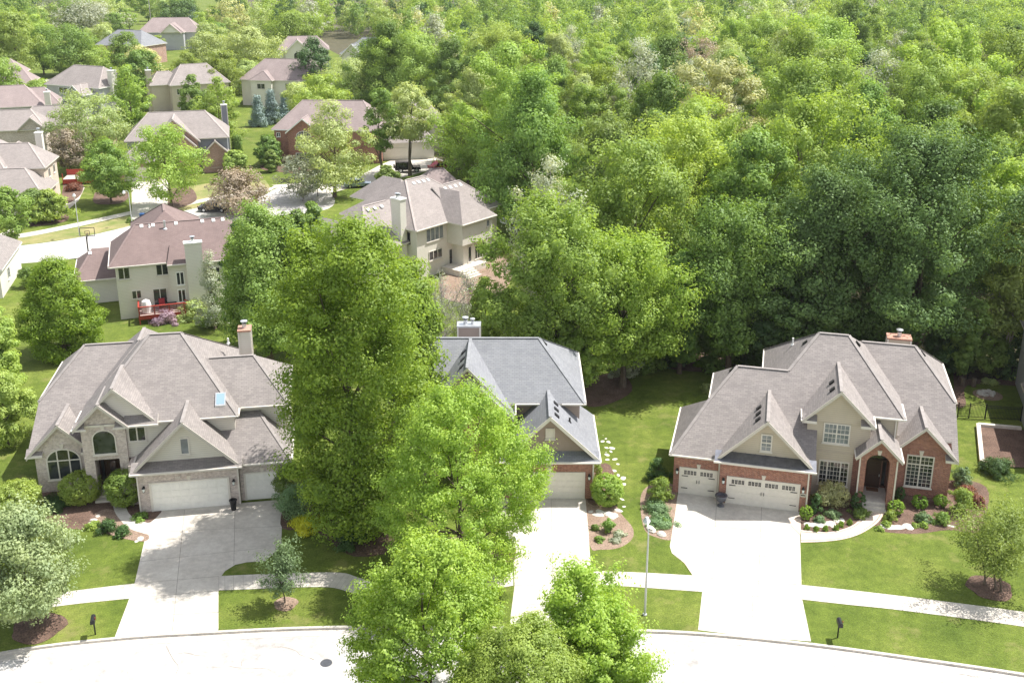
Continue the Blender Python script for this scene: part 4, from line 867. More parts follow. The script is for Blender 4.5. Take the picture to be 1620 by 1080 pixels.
# ------------------------------------------------------------------ trees and shrubs
OCC = []
def npmesh(name, V, nf, mat, quad=4):
    me = bpy.data.meshes.new(name); me.vertices.add(len(V)); me.vertices.foreach_set('co', V.astype(np.float32).ravel())
    me.loops.add(nf*quad); me.loops.foreach_set('vertex_index', np.arange(nf*quad, dtype=np.int32))
    me.polygons.add(nf); me.polygons.foreach_set('loop_start', np.arange(nf, dtype=np.int32)*quad)
    me.materials.append(MATS[mat]); me.update(calc_edges=True); return me
def unit(a): return a/np.maximum(np.linalg.norm(a, axis=1, keepdims=True), 1e-6)
def leaves(rng, P, Nn, s):
    """one pointed four-cornered leaf per point, facing Nn"""
    n = len(P); a = unit(np.cross(Nn, rng.normal(size=(n, 3)))); b_ = np.cross(Nn, a)
    s = s*rng.uniform(.6, 1.3, (n, 1)); q = rng.uniform(.45, .75, (n, 1))
    V = np.empty((n, 4, 3)); V[:, 0] = P-a*s*.5; V[:, 1] = P-b_*s*.5*q+Nn*s*.10; V[:, 2] = P+a*s*.5; V[:, 3] = P+b_*s*.5*q+Nn*s*.10
    return V.reshape(-1, 3)
PROF = {'round': lambda t: np.sqrt(np.clip(1-(2*t-1)**2, 0, 1))**.9, 'oval': lambda t: np.clip(np.sin(np.pi*np.clip(t, 0, 1)**.75), 0, 1)**.6,
        'maple': lambda t: np.clip(np.sin(np.pi*(t*.9+.06)**.62), 0, 1)**.75, 'cone': lambda t: np.clip(1.02-t, 0, 1)**.85, 'vase': lambda t: np.clip(.25+1.1*t, 0, 1)*np.sqrt(np.clip(1-np.clip((t-.45)/.55, 0, 1)**2, 0, 1)),
        'dome': lambda t: np.sqrt(np.clip(1-t**2, 0, 1)), 'broad': lambda t: np.sqrt(np.clip(1-(np.clip(t-.68, 0, 1)/.33)**2, 0, 1))*(.8+.2*np.clip(t*3, 0, 1))*(1-.1*t), 'column': lambda t: np.clip(np.sin(np.pi*(t*.96+.02)), 0, 1)**.35}
def crown_points(rng, H, Rr, cb, prof, nclus, n, cr, lump=.2, up=.45, stretch=1.0, core=.45, shoot=0.):
    pf = PROF[prof]; ph = rng.uniform(0, 6.28, 4)
    t = rng.uniform(0, 1, nclus*4); keep = rng.uniform(0, 1, nclus*4) < (pf(t)+.12); t = t[keep][:nclus]; k = len(t)
    th = rng.uniform(0, 6.283, k); u = rng.uniform(core**2, 1, k)**.5
    lobe = 1+lump*np.sin(3*th+ph[0]+4*t)+lump*.7*np.sin(5*th+ph[1]-5*t)+lump*.5*np.sin(2*th+ph[2]+9*t)
    r = Rr*pf(t)*u*lobe; r = np.maximum(r-cr*.35, 0)
    C = np.stack([r*np.cos(th), r*np.sin(th), cb+(H-cb)*t*(1+lump*.25*np.sin(2*th+ph[3]))], 1)
    C[:, 2] = np.minimum(C[:, 2], H-cr*.4)
    size = cr*rng.uniform(.6, 1.3, k); out = np.stack([np.cos(th)*(.3+u), np.sin(th)*(.3+u), (t-.35)*1.4], 1)
    idx = rng.integers(0, k, n); d = unit(rng.normal(size=(n, 3))); rad = rng.uniform(.25, 1, (n, 1))**.5
    P = C[idx]+d*rad*size[idx][:, None]*np.array([1, 1, .72*stretch])
    if shoot:
        q = rng.uniform(0, 1, n); P = P+out[idx]*(q**3*shoot)[:, None]*cr; P[:, 2] += q**3*shoot*cr*.7
    Nn = unit(d*.9+unit(out[idx])*.35+np.array([0, 0, up])+rng.normal(size=(n, 3))*.25)
    return P, Nn, C
def tube(mb_v, mb_f, pts, rad, n=7):
    base = len(mb_v); m_ = len(pts)
    for i, p in enumerate(pts):
        a = Vector(pts[max(0, i-1)]); b_ = Vector(pts[min(m_-1, i+1)]); d = (b_-a).normalized(); x = d.orthogonal().normalized(); y = d.cross(x)
        for k in range(n): mb_v.append(tuple(Vector(p)+(x*math.cos(6.2832*k/n)+y*math.sin(6.2832*k/n))*rad[i]))
    for i in range(m_-1):
        for k in range(n): mb_f.append((base+i*n+k, base+i*n+(k+1) % n, base+(i+1)*n+(k+1) % n, base+(i+1)*n+k))
def trunk_mesh(rng, H, cb, C, r0, mat, nlimb=9, multi=1, bend=.3, twigs=0):
    V, F_ = [], []; stems = []
    for q in range(multi):
        ox, oy = (0, 0) if multi == 1 else (rng.normal()*.3, rng.normal()*.3); lean = np.array([rng.normal()*bend, rng.normal()*bend])*(1 if multi == 1 else 3)
        top = cb+(H-cb)*.62; pts = []; rr = []
        for i in range(7):
            s_ = i/6; pts.append((ox+lean[0]*s_**1.5+rng.normal()*.04*H/12, oy+lean[1]*s_**1.5+rng.normal()*.04*H/12, -.1+(top+.1)*s_)); rr.append(r0/(multi**.5)*(1.35 if i == 0 else 1-.8*s_))
        tube(V, F_, pts, rr, 8); stems.append((pts, rr))
    sel = rng.permutation(len(C))[:nlimb]
    for j in sel:
        pts, rr = stems[rng.integers(0, multi)]; c = C[j]; i = 1+int(np.clip((c[2]-cb*.8)/(H-cb)*5, 0, 4)); a = np.array(pts[i]); m_ = (a+c)/2; m_[2] -= .04*H*rng.uniform(-.5, 1)
        b_ = a+(c-a)*.96; tube(V, F_, [tuple(a), tuple(m_), tuple(b_)], [rr[i]*.55, rr[i]*.33, .02+r0*.05], 5)
        for _ in range(twigs):
            s0 = rng.uniform(.3, 1); st = a+(b_-a)*s0; e = st+unit(rng.normal(size=(1, 3))+unit((c-a)[None]+1e-3)*.8+np.array([[0, 0, .5]]))[0]*H*rng.uniform(.06, .16)
            tube(V, F_, [tuple(st), tuple((st+e)/2+rng.normal(size=3)*.05), tuple(e)], [r0*.14, r0*.08, .012], 4)
    me = bpy.data.meshes.new('trunk'); me.from_pydata(V, [], F_); me.materials.append(MATS[mat]); me.polygons.foreach_set('use_smooth', [True]*len(F_)); me.update(); return me
def make_tree(seed, H, Rr, prof='round', cb=.25, n=20000, leaf=.3, mat='leaf_bright', nclus=120, cr=None, bk='bark', lump=.2, r0=None, multi=1, nlimb=10, up=.45, stretch=1., core=.45, shoot=0., twigs=0, leafless=False, bend=.3):
    rng = np.random.default_rng(seed); cb = cb*H; cr = cr or Rr*.26
    P, Nn, C = crown_points(rng, H, Rr, cb, prof, nclus, n, cr, lump, up, stretch, core, shoot)
    cm = npmesh('crown', leaves(rng, P, Nn, leaf), len(P), mat)
    tm = trunk_mesh(rng, H, cb, C, r0 or H*.018, bk, nlimb, multi, bend, twigs)
    return cm, tm
def put_tree(meshes, loc, label, name='tree', cat='tree', group=None, sc_=(1, 1, 1), rz=0):
    r = empty(name, (loc[0], loc[1], 0), rz, label, cat, group); r.scale = sc_; OCC.append((loc[0], loc[1], 4.2))
    for nm, me in (('crown', meshes[0]), ('trunk', meshes[1])):
        o = bpy.data.objects.new(nm, me); COL.objects.link(o); o.parent = r
    return r
def height_at(x, y, vt):      # how tall something standing at (x, y) is, if its top shows at row vt
    return CAMH-y*math.tan(PITCH+math.atan((vt-Y0)/FPX))
def T(u, vb, vt, wpx, label, mat='leaf_mid', prof='round', n=20000, leaf=.3, seed=1, name='tree', cat='tree', H=None, **kw):
    """one tree of its own: base at pixel (u, vb) on the ground, top at row vt, crown wpx wide"""
    if H: x, y, _ = at(u, vt, H)
    else: x, y, _ = at(u, vb); H = height_at(x, y, vt)
    s = FPX/(y*_cp+(CAMH-H*.6)*_sp); Rr = wpx/2/s
    return put_tree(make_tree(seed, H, Rr, prof, n=n, leaf=leaf, mat=mat, **kw), (x, y), label, name, cat)
# street and garden trees close by
T(50, 993, 806, 168, 'silvery green round tree in a mulch ring at the lower left', 'leaf_silver', 'oval', 42000, .17, 1, cb=.16, nclus=230, lump=.08, cr=.75, shoot=.5, nlimb=8)
T(452, 955, 858, 66, 'small young tree in a light mulch ring on the left verge', 'leaf_teal', 'oval', 5000, .13, 2, cb=.2, nclus=70, lump=.3, cr=.42, r0=.05, core=.05, shoot=1.0, nlimb=14)
T(568, 828, 350, 240, 'huge dark linden towering between the left and middle houses', 'leaf_linden', 'broad', 120000, .21, 3, cb=.05, nclus=360, lump=.2, cr=1.15, r0=.4, core=.5, nlimb=18, shoot=.5)
T(655, 740, 412, 96, 'yellow green tree leaning out right of the huge linden', 'leaf_linden', 'broad', 34000, .26, 4, cb=.15, nclus=150, lump=.2, cr=1.1, core=.5)
T(728, 905, 618, 272, 'bright lime maple covering the left half of the middle house', 'leaf_maple', 'maple', 100000, .16, 5, cb=.12, nclus=620, lump=.12, cr=.56, core=.66, shoot=1.0, r0=.2, nlimb=18)
x, y = -4.3, 44.9
def TW(x, y, H, Rr, label, **kw): return put_tree(make_tree(kw.pop('seed', 1), H, Rr, **kw), (x, y), label)
TW(-4.2, 45.2, 10.2, 3.9, 'lime green maple at the bottom left of centre, nearest the street', seed=6, prof='maple', cb=.1, n=80000, leaf=.16, mat='leaf_maple', nclus=480, cr=.48, lump=.13, core=.64, shoot=1.1, nlimb=16, r0=.16)
TW(3.55, 44.8, 9.3, 2.35, 'slim lime maple at the bottom right of centre with loose branches', seed=7, prof='oval', cb=.12, n=42000, leaf=.16, mat='leaf_maple', nclus=230, cr=.5, lump=.24, core=.35, shoot=1.2, nlimb=16, r0=.13)
TW(5.0, 43.4, 7.3, 1.8, 'low lime maple filling the corner below the slim maple', seed=17, prof='round', cb=.12, n=26000, leaf=.16, mat='leaf_maple', nclus=140, cr=.5, lump=.2, core=.35, shoot=1.0, nlimb=10, r0=.12)
TW(.6, 41.6, 8.35, 3.6, 'darker fine leaved green tree cut by the bottom edge', seed=8, prof='dome', cb=.3, n=85000, leaf=.12, mat='leaf_bright', nclus=360, cr=.6, lump=.08, core=.6, nlimb=12)
TW(-29.5, 44.3, 4.6, 1.6, 'lime leaved tree just entering the lower left corner', seed=9, prof='round', cb=.2, n=12000, leaf=.15, mat='leaf_maple', nclus=80, cr=.5, nlimb=6, r0=.08)
T(1572, 932, 812, 165, 'spreading honey locust in the mulch ring on the right lawn', 'leaf_olive', 'vase', 19000, .13, 10, cb=.22, nclus=170, lump=.28, cr=.6, core=.15, shoot=1.0, multi=3, r0=.13, nlimb=16)
# around the back gardens
T(103, 560, 408, 130, 'dense yellow green cedar at the left behind the pale brick house', 'leaf_linden', 'maple', 52000, .2, 11, cb=.03, nclus=280, lump=.1, cr=.85, core=.65, up=.3)
T(8, 640, 478, 84, 'light green tree at the left edge behind the pale brick house', 'leaf_bright', 'oval', 24000, .22, 12, cb=.1, nclus=110)
T(14, 705, 588, 90, 'low feathery green tree by the left gable', 'leaf_olive', 'round', 20000, .18, 13, cb=.05, nclus=120)
T(-12, 640, 520, 80, 'mid green tree cut by the left edge', 'leaf_mid', 'round', 16000, .22, 14, cb=.1)
T(428, 575, 330, 130, 'deep green maple right of the red deck', 'leaf_mid', 'oval', 52000, .24, 15, cb=.08, nclus=300, lump=.28, cr=.95, shoot=.8)
T(392, 545, 350, 66, 'dark green tree just left of the deep green maple', 'leaf_dark', 'oval', 18000, .26, 16, cb=.08)
T(340, 520, 398, 66, 'thin grey green pine in front of the red roofed house', 'leaf_grey', 'cone', 7500, .17, 18, cb=.1, nclus=130, cr=.6, lump=.3, core=.05, nlimb=30, r0=.13)
T(470, 560, 336, 90, 'bright green tree touching the left of the linden top', 'leaf_mid', 'round', 28000, .27, 19, cb=.1, nclus=130)
T(505, 520, 318, 78, 'mid green tree between the cul de sac and the linden', 'leaf_mid', 'oval', 20000, .28, 20, cb=.1)
T(700, 600, 430, 78, 'bare grey twiggy tree above the middle house chimney', 'leaf_grey', 'round', 1800, .16, 21, cb=.2, bk='bark_grey', multi=4, nlimb=46, twigs=14, r0=.12, core=.2, nclus=90, cr=.8)
T(740, 560, 425, 60, 'leafless pale twiggy tree beside the back terrace', 'leaf_grey', 'round', 900, .16, 22, cb=.2, bk='bark_grey', multi=4, nlimb=40, twigs=14, r0=.11, core=.2, nclus=80, cr=.8)
T(768, 590, 440, 60, 'green tree right of the bare twiggy trees', 'leaf_bright', 'oval', 16000, .26, 23, cb=.15)
T(872, 612, 325, 185, 'tall bright green tree behind the middle house', 'leaf_bright', 'round', 52000, .28, 24, cb=.2, nclus=330, cr=.95, lump=.3, r0=.28, multi=2, shoot=1.0)
T(985, 612, 385, 168, 'broad bright tree right behind the middle house roof', 'leaf_maple', 'round', 56000, .25, 25, cb=.2, nclus=330, cr=.95, lump=.3, r0=.28, shoot=1.0)
T(985, 600, 498, 62, 'grey green pine low beside the right back lawn', 'leaf_grey', 'maple', 14000, .2, 26, cb=.05, nclus=90)
T(925, 625, 520, 70, 'small light tree at the corner of the middle house', 'leaf_bright', 'round', 12000, .22, 27, cb=.2)
T(1075, 590, 400, 95, 'mid green tree left above the back lawn', 'leaf_mid', 'oval', 26000, .3, 28, cb=.12, nclus=140)
T(1150, 592, 330, 150, 'olive green tree left of the big oak', 'leaf_mid', 'round', 50000, .26, 29, cb=.15, nclus=300, cr=1.0, lump=.32, shoot=1.0)
T(1215, 596, 420, 90, 'shaded green tree above the right garage roof', 'leaf_dark', 'round', 22000, .3, 30, cb=.12)
T(1430, 588, 225, 262, 'giant dark oak with open limbs behind the right house', 'leaf_oak', 'round', 110000, .27, 31, cb=.2, nclus=420, lump=.36, cr=1.15, r0=.5, core=.42, nlimb=30, multi=2, shoot=1.0)
T(1290, 592, 285, 170, 'dark oak overlapping the giant oak on its left', 'leaf_oak', 'oval', 76000, .27, 32, cb=.1, nclus=320, lump=.32, cr=1.05, r0=.4, core=.45, nlimb=22, shoot=1.0)
T(1585, 592, 325, 130, 'loose sunlit tree with grey trunks at the right edge', 'leaf_olive', 'maple', 26000, .27, 33, cb=.3, nclus=160, lump=.3, core=.1, multi=3, nlimb=20, bk='bark_pale', r0=.22)
T(1520, 600, 470, 70, 'leafy understorey tree right of the giant oak', 'leaf_mid', 'round', 14000, .27, 34, cb=.1, core=.2)
T(1655, 590, 330, 120, 'green tree beyond the right edge of the garden', 'leaf_mid', 'round', 20000, .3, 35, cb=.1)
for i, (u, v_, vt, w_) in enumerate(((1060, 574, 500, 70), (1130, 576, 505, 80), (1195, 578, 500, 70), (1262, 580, 490, 80), (1350, 580, 500, 90), (1420, 580, 505, 90), (1490, 584, 500, 80), (1560, 590, 520, 80), (1610, 592, 510, 80), (1015, 580, 500, 70))):
    T(u, v_, vt, w_, ['dark understorey bush at the wood edge behind the right house', 'green understorey tree at the wood edge behind the right house'][i % 2], ['leaf_dark', 'leaf_mid'][i % 2], 'dome', 9000, .28, 40+i, cb=.02, core=.4)['group'] = 'bushes along the wood edge'
# the houses' own trees further back
far = [  # u, base v, top v, width, material, profile, label
 (272, 330, 198, 112, 'leaf_bright', 'round', 'bright green tree in front of the slate sided house'), (176, 322, 222, 92, 'leaf_mid', 'oval', 'dark green tree in a mulch ring beside the pale driveway'),
 (152, 262, 146, 116, 'leaf_pale', 'round', 'pale grey green willow left of the slate sided house'), (112, 275, 205, 66, 'leaf_brown', 'round', 'brownish purple crabapple beside the pink brick house'),
 (378, 338, 268, 112, 'leaf_brown', 'dome', 'wide thin brownish crabapple beside the cul de sac'), (22, 388, 298, 66, 'leaf_mid', 'round', 'small green street tree at the far left'),
 (80, 350, 302, 64, 'leaf_bright', 'dome', 'round yellow green tree beside the far left street tree'), (58, 352, 300, 60, 'leaf_mid', 'round', 'green tree between the two far left trees'),
 (530, 312, 160, 122, 'leaf_pale', 'maple', 'pale airy tree covering the rose brick house'), (480, 318, 245, 80, 'leaf_grey', 'round', 'grey green bushy tree below the pale airy tree'),
 (605, 285, 140, 56, 'leaf_mid', 'column', 'narrow deep green tree next to the black vehicle', .33), (648, 278, 132, 96, 'leaf_pale', 'oval', 'tall pale willow over the black vehicle', .42),
 (740, 292, 172, 128, 'leaf_bright', 'round', 'bright tree with dark gaps right of the black vehicle'), (352, 245, 122, 76, 'leaf_bright', 'oval', 'bright tree behind the tall side chimney'),
 (212, 215, 104, 66, 'leaf_bright', 'oval', 'bright green tree behind the grey sided house'), (310, 215, 118, 50, 'leaf_mid', 'oval', 'mid green tree beside the tan two storey house'),
 (425, 262, 216, 42, 'leaf_mid', 'round', 'little round tree in the bed of the rose brick house'), (430, 272, 238, 24, 'leaf_olive', 'oval', 'tiny pale conifer in the bed of the rose brick house'),
 (372, 275, 238, 40, 'leaf_olive', 'dome', 'lime shrub right of the small arched gable'), (612, 300, 262, 38, 'leaf_olive', 'oval', 'small round tree beside the lawn below the black vehicle'),
 (800, 232, 62, 120, 'leaf_mid', 'maple', 'tall deep green tree with a pale trunk rising above the woods'), (500, 165, 60, 70, 'leaf_dark', 'oval', 'dark green tree beside the small plum roofed house'),
 (230, 150, 74, 66, 'leaf_flower', 'oval', 'yellow flowering tree above the slate sided house'), (100, 120, 40, 100, 'leaf_mid', 'round', 'broad green tree above the grey sided house'),
 (205, 130, 52, 60, 'leaf_mid', 'round', 'blue green tree beside the dark brick wall'), (285, 60, 0, 76, 'leaf_oak', 'round', 'very dark tree above the large plum roofed house'),
 (138, 118, 76, 90, 'leaf_bright', 'round', 'light green tree in front of the dark brick wall'), (30, 130, 20, 90, 'leaf_olive', 'round', 'olive tree in the upper left corner'), (400, 140, 45, 100, 'leaf_pale', 'round', 'pale willow tree behind the brown roof'),
 (330, 130, 52, 80, 'leaf_pale', 'round', 'pale tree behind the tan two storey house'), (14, 175, 92, 60, 'leaf_bright', 'round', 'bright green tree below the leftmost brown roof'), (66, 165, 128, 60, 'leaf_bright', 'round', 'low bright tree left of the mauve roofed house'),
 (140, 60, 0, 120, 'leaf_grey', 'oval', 'grey green poplar with pale limbs at the top left'), (98, 50, -10, 90, 'leaf_grey', 'oval', 'thin grey poplar left of its taller neighbour'),
 (690, 200, 20, 90, 'leaf_grey', 'maple', 'pale grey half bare tree above the woods left of centre'), (590, 140, 60, 60, 'leaf_dark', 'round', 'dark tree in front of the pale blue roof'),
 (650, 180, 70, 100, 'leaf_bright', 'round', 'light tree right of the pale blue roof'), (270, 262, 212, 30, 'leaf_bright', 'round', 'slim young tree beside the garage of the slate sided house'),
 (560, 190, 95, 110, 'leaf_pale', 'round', 'broad pale tree above the rose brick house'), (470, 100, 20, 90, 'leaf_bright', 'round', 'light round tree behind the small plum roofed house')]
for i, (u, vb, vt, w_, mt, pf, lb, *cb_) in enumerate(far):
    x, y, _ = at(u, vb); lf = .24+.0013*max(0, y-90); sz = 16000 if w_ > 80 else 9000
    thin = mt in ('leaf_brown', 'leaf_grey')
    T(u, vb, vt, w_, lb, mt, pf, int(sz*(.55 if thin else 1)), lf, 100+i, cb=cb_[0] if cb_ else (.05 if w_ < 45 else .15), nclus=110, lump=.2, core=.2 if thin else .45, nlimb=26 if thin else 10, bk='bark_grey' if mt == 'leaf_grey' else 'bark', multi=3 if mt == 'leaf_brown' else 1, twigs=3 if thin else 0)
for i, (u, vb, vt, w_, lb) in enumerate(((266, 172, 132, 28, 'blue spruce in front of the tan two storey house'), (410, 200, 152, 28, 'leftmost blue spruce of the row of three'), (431, 196, 142, 34, 'middle and tallest blue spruce of the row of three'), (453, 192, 147, 28, 'rightmost blue spruce of the row of three'), (309, 52, 10, 30, 'blue spruce right of the very dark tree'),
      (1452, 100, 2, 50, 'dark purple grey spruce at the top right'), (1360, 108, 20, 34, 'slim grey spruce among the right woods'), (770, 110, 22, 44, 'small dark spruce at the top centre'), (376, 248, 215, 12, 'narrow arborvitae right of the slate sided house'))):
    T(u, vb, vt, w_, lb, 'leaf_blue' if i < 5 else ('leaf_oak' if i < 8 else 'leaf_mid'), 'cone', 9000, .3, 160+i, name='spruce_tree', cb=.03, nclus=200, cr=.9, lump=.25, core=.55, up=.1)
gm = [make_tree(250+k, 10.5, 4.2, 'round', cb=.12, n=11000, leaf=.36, mat=['leaf_mid', 'leaf_bright', 'leaf_pale'][k], nclus=100, lump=.25, nlimb=8) for k in range(3)]
for i, (u, v_) in enumerate([(330, 205), (355, 165), (480, 215), (500, 190), (512, 230), (165, 95), (345, 80), (250, 95), (335, 100), (185, 66), (205, 47), (255, 38), (300, 34), (340, 44), (365, 60), (235, 34), (275, 28), (160, 44), (120, 60), (320, 70), (170, 30), (190, 22), (215, 18), (240, 20), (262, 12), (150, 20), (228, 8), (182, 6), (300, 8), (130, 30), (205, 0), (250, -4), (160, 5), (280, 0), (500, 52), (120, 120), (70, 118), (300, 150), (395, 150), (225, 172), (60, 75), (20, 90), (545, 215)]):
    put_tree(gm[i % 3], at(u, v_), ['mid green tree', 'bright green tree', 'pale green tree'][i % 3]+' filling a gap between the far houses', group=['mid green', 'bright green', 'pale green'][i % 3]+' trees between the far houses', sc_=(.75+.09*(i*5 % 7),)*3, rz=i)
# ------------------------------------------------------------------ the woods
random.seed(5)
def inpoly(x, y, P):
    c = False; j = len(P)-1
    for i in range(len(P)):
        if (P[i][1] > y) != (P[j][1] > y) and x < (P[j][0]-P[i][0])*(y-P[i][1])/(P[j][1]-P[i][1])+P[i][0]: c = not c
        j = i
    return c
bpy.context.view_layer.update()
HB_ = []
for r_, bl in HOUSES+[(HF.r, [(-13, 11, -9, 11)])]:
    inv = r_.matrix_world.inverted(); HB_.append((inv, min(b[0] for b in bl)-3, max(b[1] for b in bl)+3, min(b[2] for b in bl)-(6 if r_.location.y < 200 else 20), max(b[3] for b in bl)+2))
def in_house(x, y):
    for inv, x0, x1, y0, y1 in HB_:
        p = inv @ Vector((x, y, 0))
        if x0 < p.x < x1 and y0 < p.y < y1: return True
    return False
wood_px = [(712, 262), (778, 300), (836, 345), (845, 400), (850, 470), (868, 540), (960, 575), (1035, 556), (1250, 566), (1500, 562), (1900, 566), (2600, 500), (2600, -82), (-900, -82), (-900, 80), (-100, 80), (40, 66), (130, 58), (210, 42), (320, 40), (380, 62), (420, 60), (500, 62), (540, 60), (640, 62), (640, 130), (600, 170), (610, 205), (700, 225)]
wood = [at(u, v)[:2] for u, v in wood_px]
KINDS = [('bright green', 'leaf_bright', 'round', 5), ('mid green', 'leaf_mid', 'maple', 3.2), ('olive green', 'leaf_olive', 'round', 1.9), ('pale green', 'leaf_pale', 'oval', 1.3), ('dark green', 'leaf_dark', 'oval', .9), ('grey leaved', 'leaf_grey', 'oval', .6), ('cream flowering', 'leaf_flower', 'round', .22), ('brownish', 'leaf_brown', 'round', .15)]
VAR = []
for i, (nm, mt, pf, wt) in enumerate(KINDS):
    for k in range(3 if wt > 2 else (2 if wt > 1 else 1)):
        sparse = nm in ('grey leaved', 'brownish')
        VAR.append((wt/(3 if wt > 2 else (2 if wt > 1 else 1)), nm, mt, pf, make_tree(300+i*7+k, 15.5, 5.4 if pf != 'oval' else 4.4, pf, cb=.14, n=34000 if not sparse else 14000, leaf=.28 if not sparse else .24, shoot=.45, mat=mt, nclus=120, cr=1.35 if k % 2 else 1.0, lump=.34, core=.4, nlimb=9 if not sparse else 26, twigs=0 if not sparse else 4, bk='bark_grey' if sparse else 'bark')))
wts = [v[0] for v in VAR]
spots = []; cell = {}
def near(x, y, d):
    cx, cy = int(x//10), int(y//10)
    for i in (-1, 0, 1):
        for j in (-1, 0, 1):
            for (a, b) in cell.get((cx+i, cy+j), ()):
                if (a-x)**2+(b-y)**2 < d*d: return True
    return False
for (a, b, r_) in OCC: cell.setdefault((int(a//10), int(b//10)), []).append((a, b))
tries = 0
while tries < 90000:
    tries += 1
    y = 98+(480-98)*random.random()**.62; half = y*.53+14; x = random.uniform(-half, half)
    if not inpoly(x, y, wood): continue
    d = 8.3 if y < 250 else 9.2
    if near(x, y, d) or in_house(x, y): continue
    cell.setdefault((int(x//10), int(y//10)), []).append((x, y)); spots.append((x, y))
spots.sort(key=lambda p: p[1])
NEAR = 298-sum(1 for o in bpy.data.objects if o.get('category') == 'tree')
for i, (x, y) in enumerate(spots[:NEAR]):
    v = random.choices(VAR, wts)[0]; sz = random.choice((.7, .9, 1.1, 1.25, 1.42))*random.uniform(.9, 1.08)*(1.0 if y > 130 else .9)
    put_tree(v[4], (x, y), v[1]+' broadleaf tree among the crowded woodland trees', group=v[1]+' woodland trees', sc_=(sz*random.uniform(.88, 1.15), sz*random.uniform(.88, 1.15), sz*random.uniform(.9, 1.12)), rz=random.uniform(0, 6.28))
rng = np.random.default_rng(77); Vs, Ms = [], []; mats = ['leaf_bright', 'leaf_mid', 'leaf_olive', 'leaf_pale', 'leaf_dark', 'leaf_grey', 'leaf_flower']
mw = np.array([4.2, 3, 2, 1.6, 1.6, .7, .25]); mw /= mw.sum()
for (x, y) in spots[NEAR:]:
    H = rng.uniform(11, 21); Rr = rng.uniform(3.8, 7.2); n = int(max(1900, 15000*math.exp(-(y-140)/95)))
    P, Nn, C = crown_points(rng, H, Rr, H*.12, rng.choice(['round', 'maple', 'oval']), 90, n, rng.uniform(1.1, 1.7), .3, core=.5, shoot=.45)
    V = leaves(rng, P, Nn, min(.72, .30+.0021*max(0, y-140))); V[:, 0] += x; V[:, 1] += y; Vs.append(V); Ms.append(np.full(n, rng.choice(len(mats), p=mw), dtype=np.int32))
V = np.concatenate(Vs); mi = np.concatenate(Ms); me = npmesh('far_woodland', V, len(mi), mats[0])
for m_ in mats[1:]: me.materials.append(MATS[m_])
me.polygons.foreach_set('material_index', mi); o = bpy.data.objects.new('far_woodland', me); COL.objects.link(o)
tag(o, 'far off wood of mixed green trees reaching the top of the picture', 'woodland', kind='stuff')

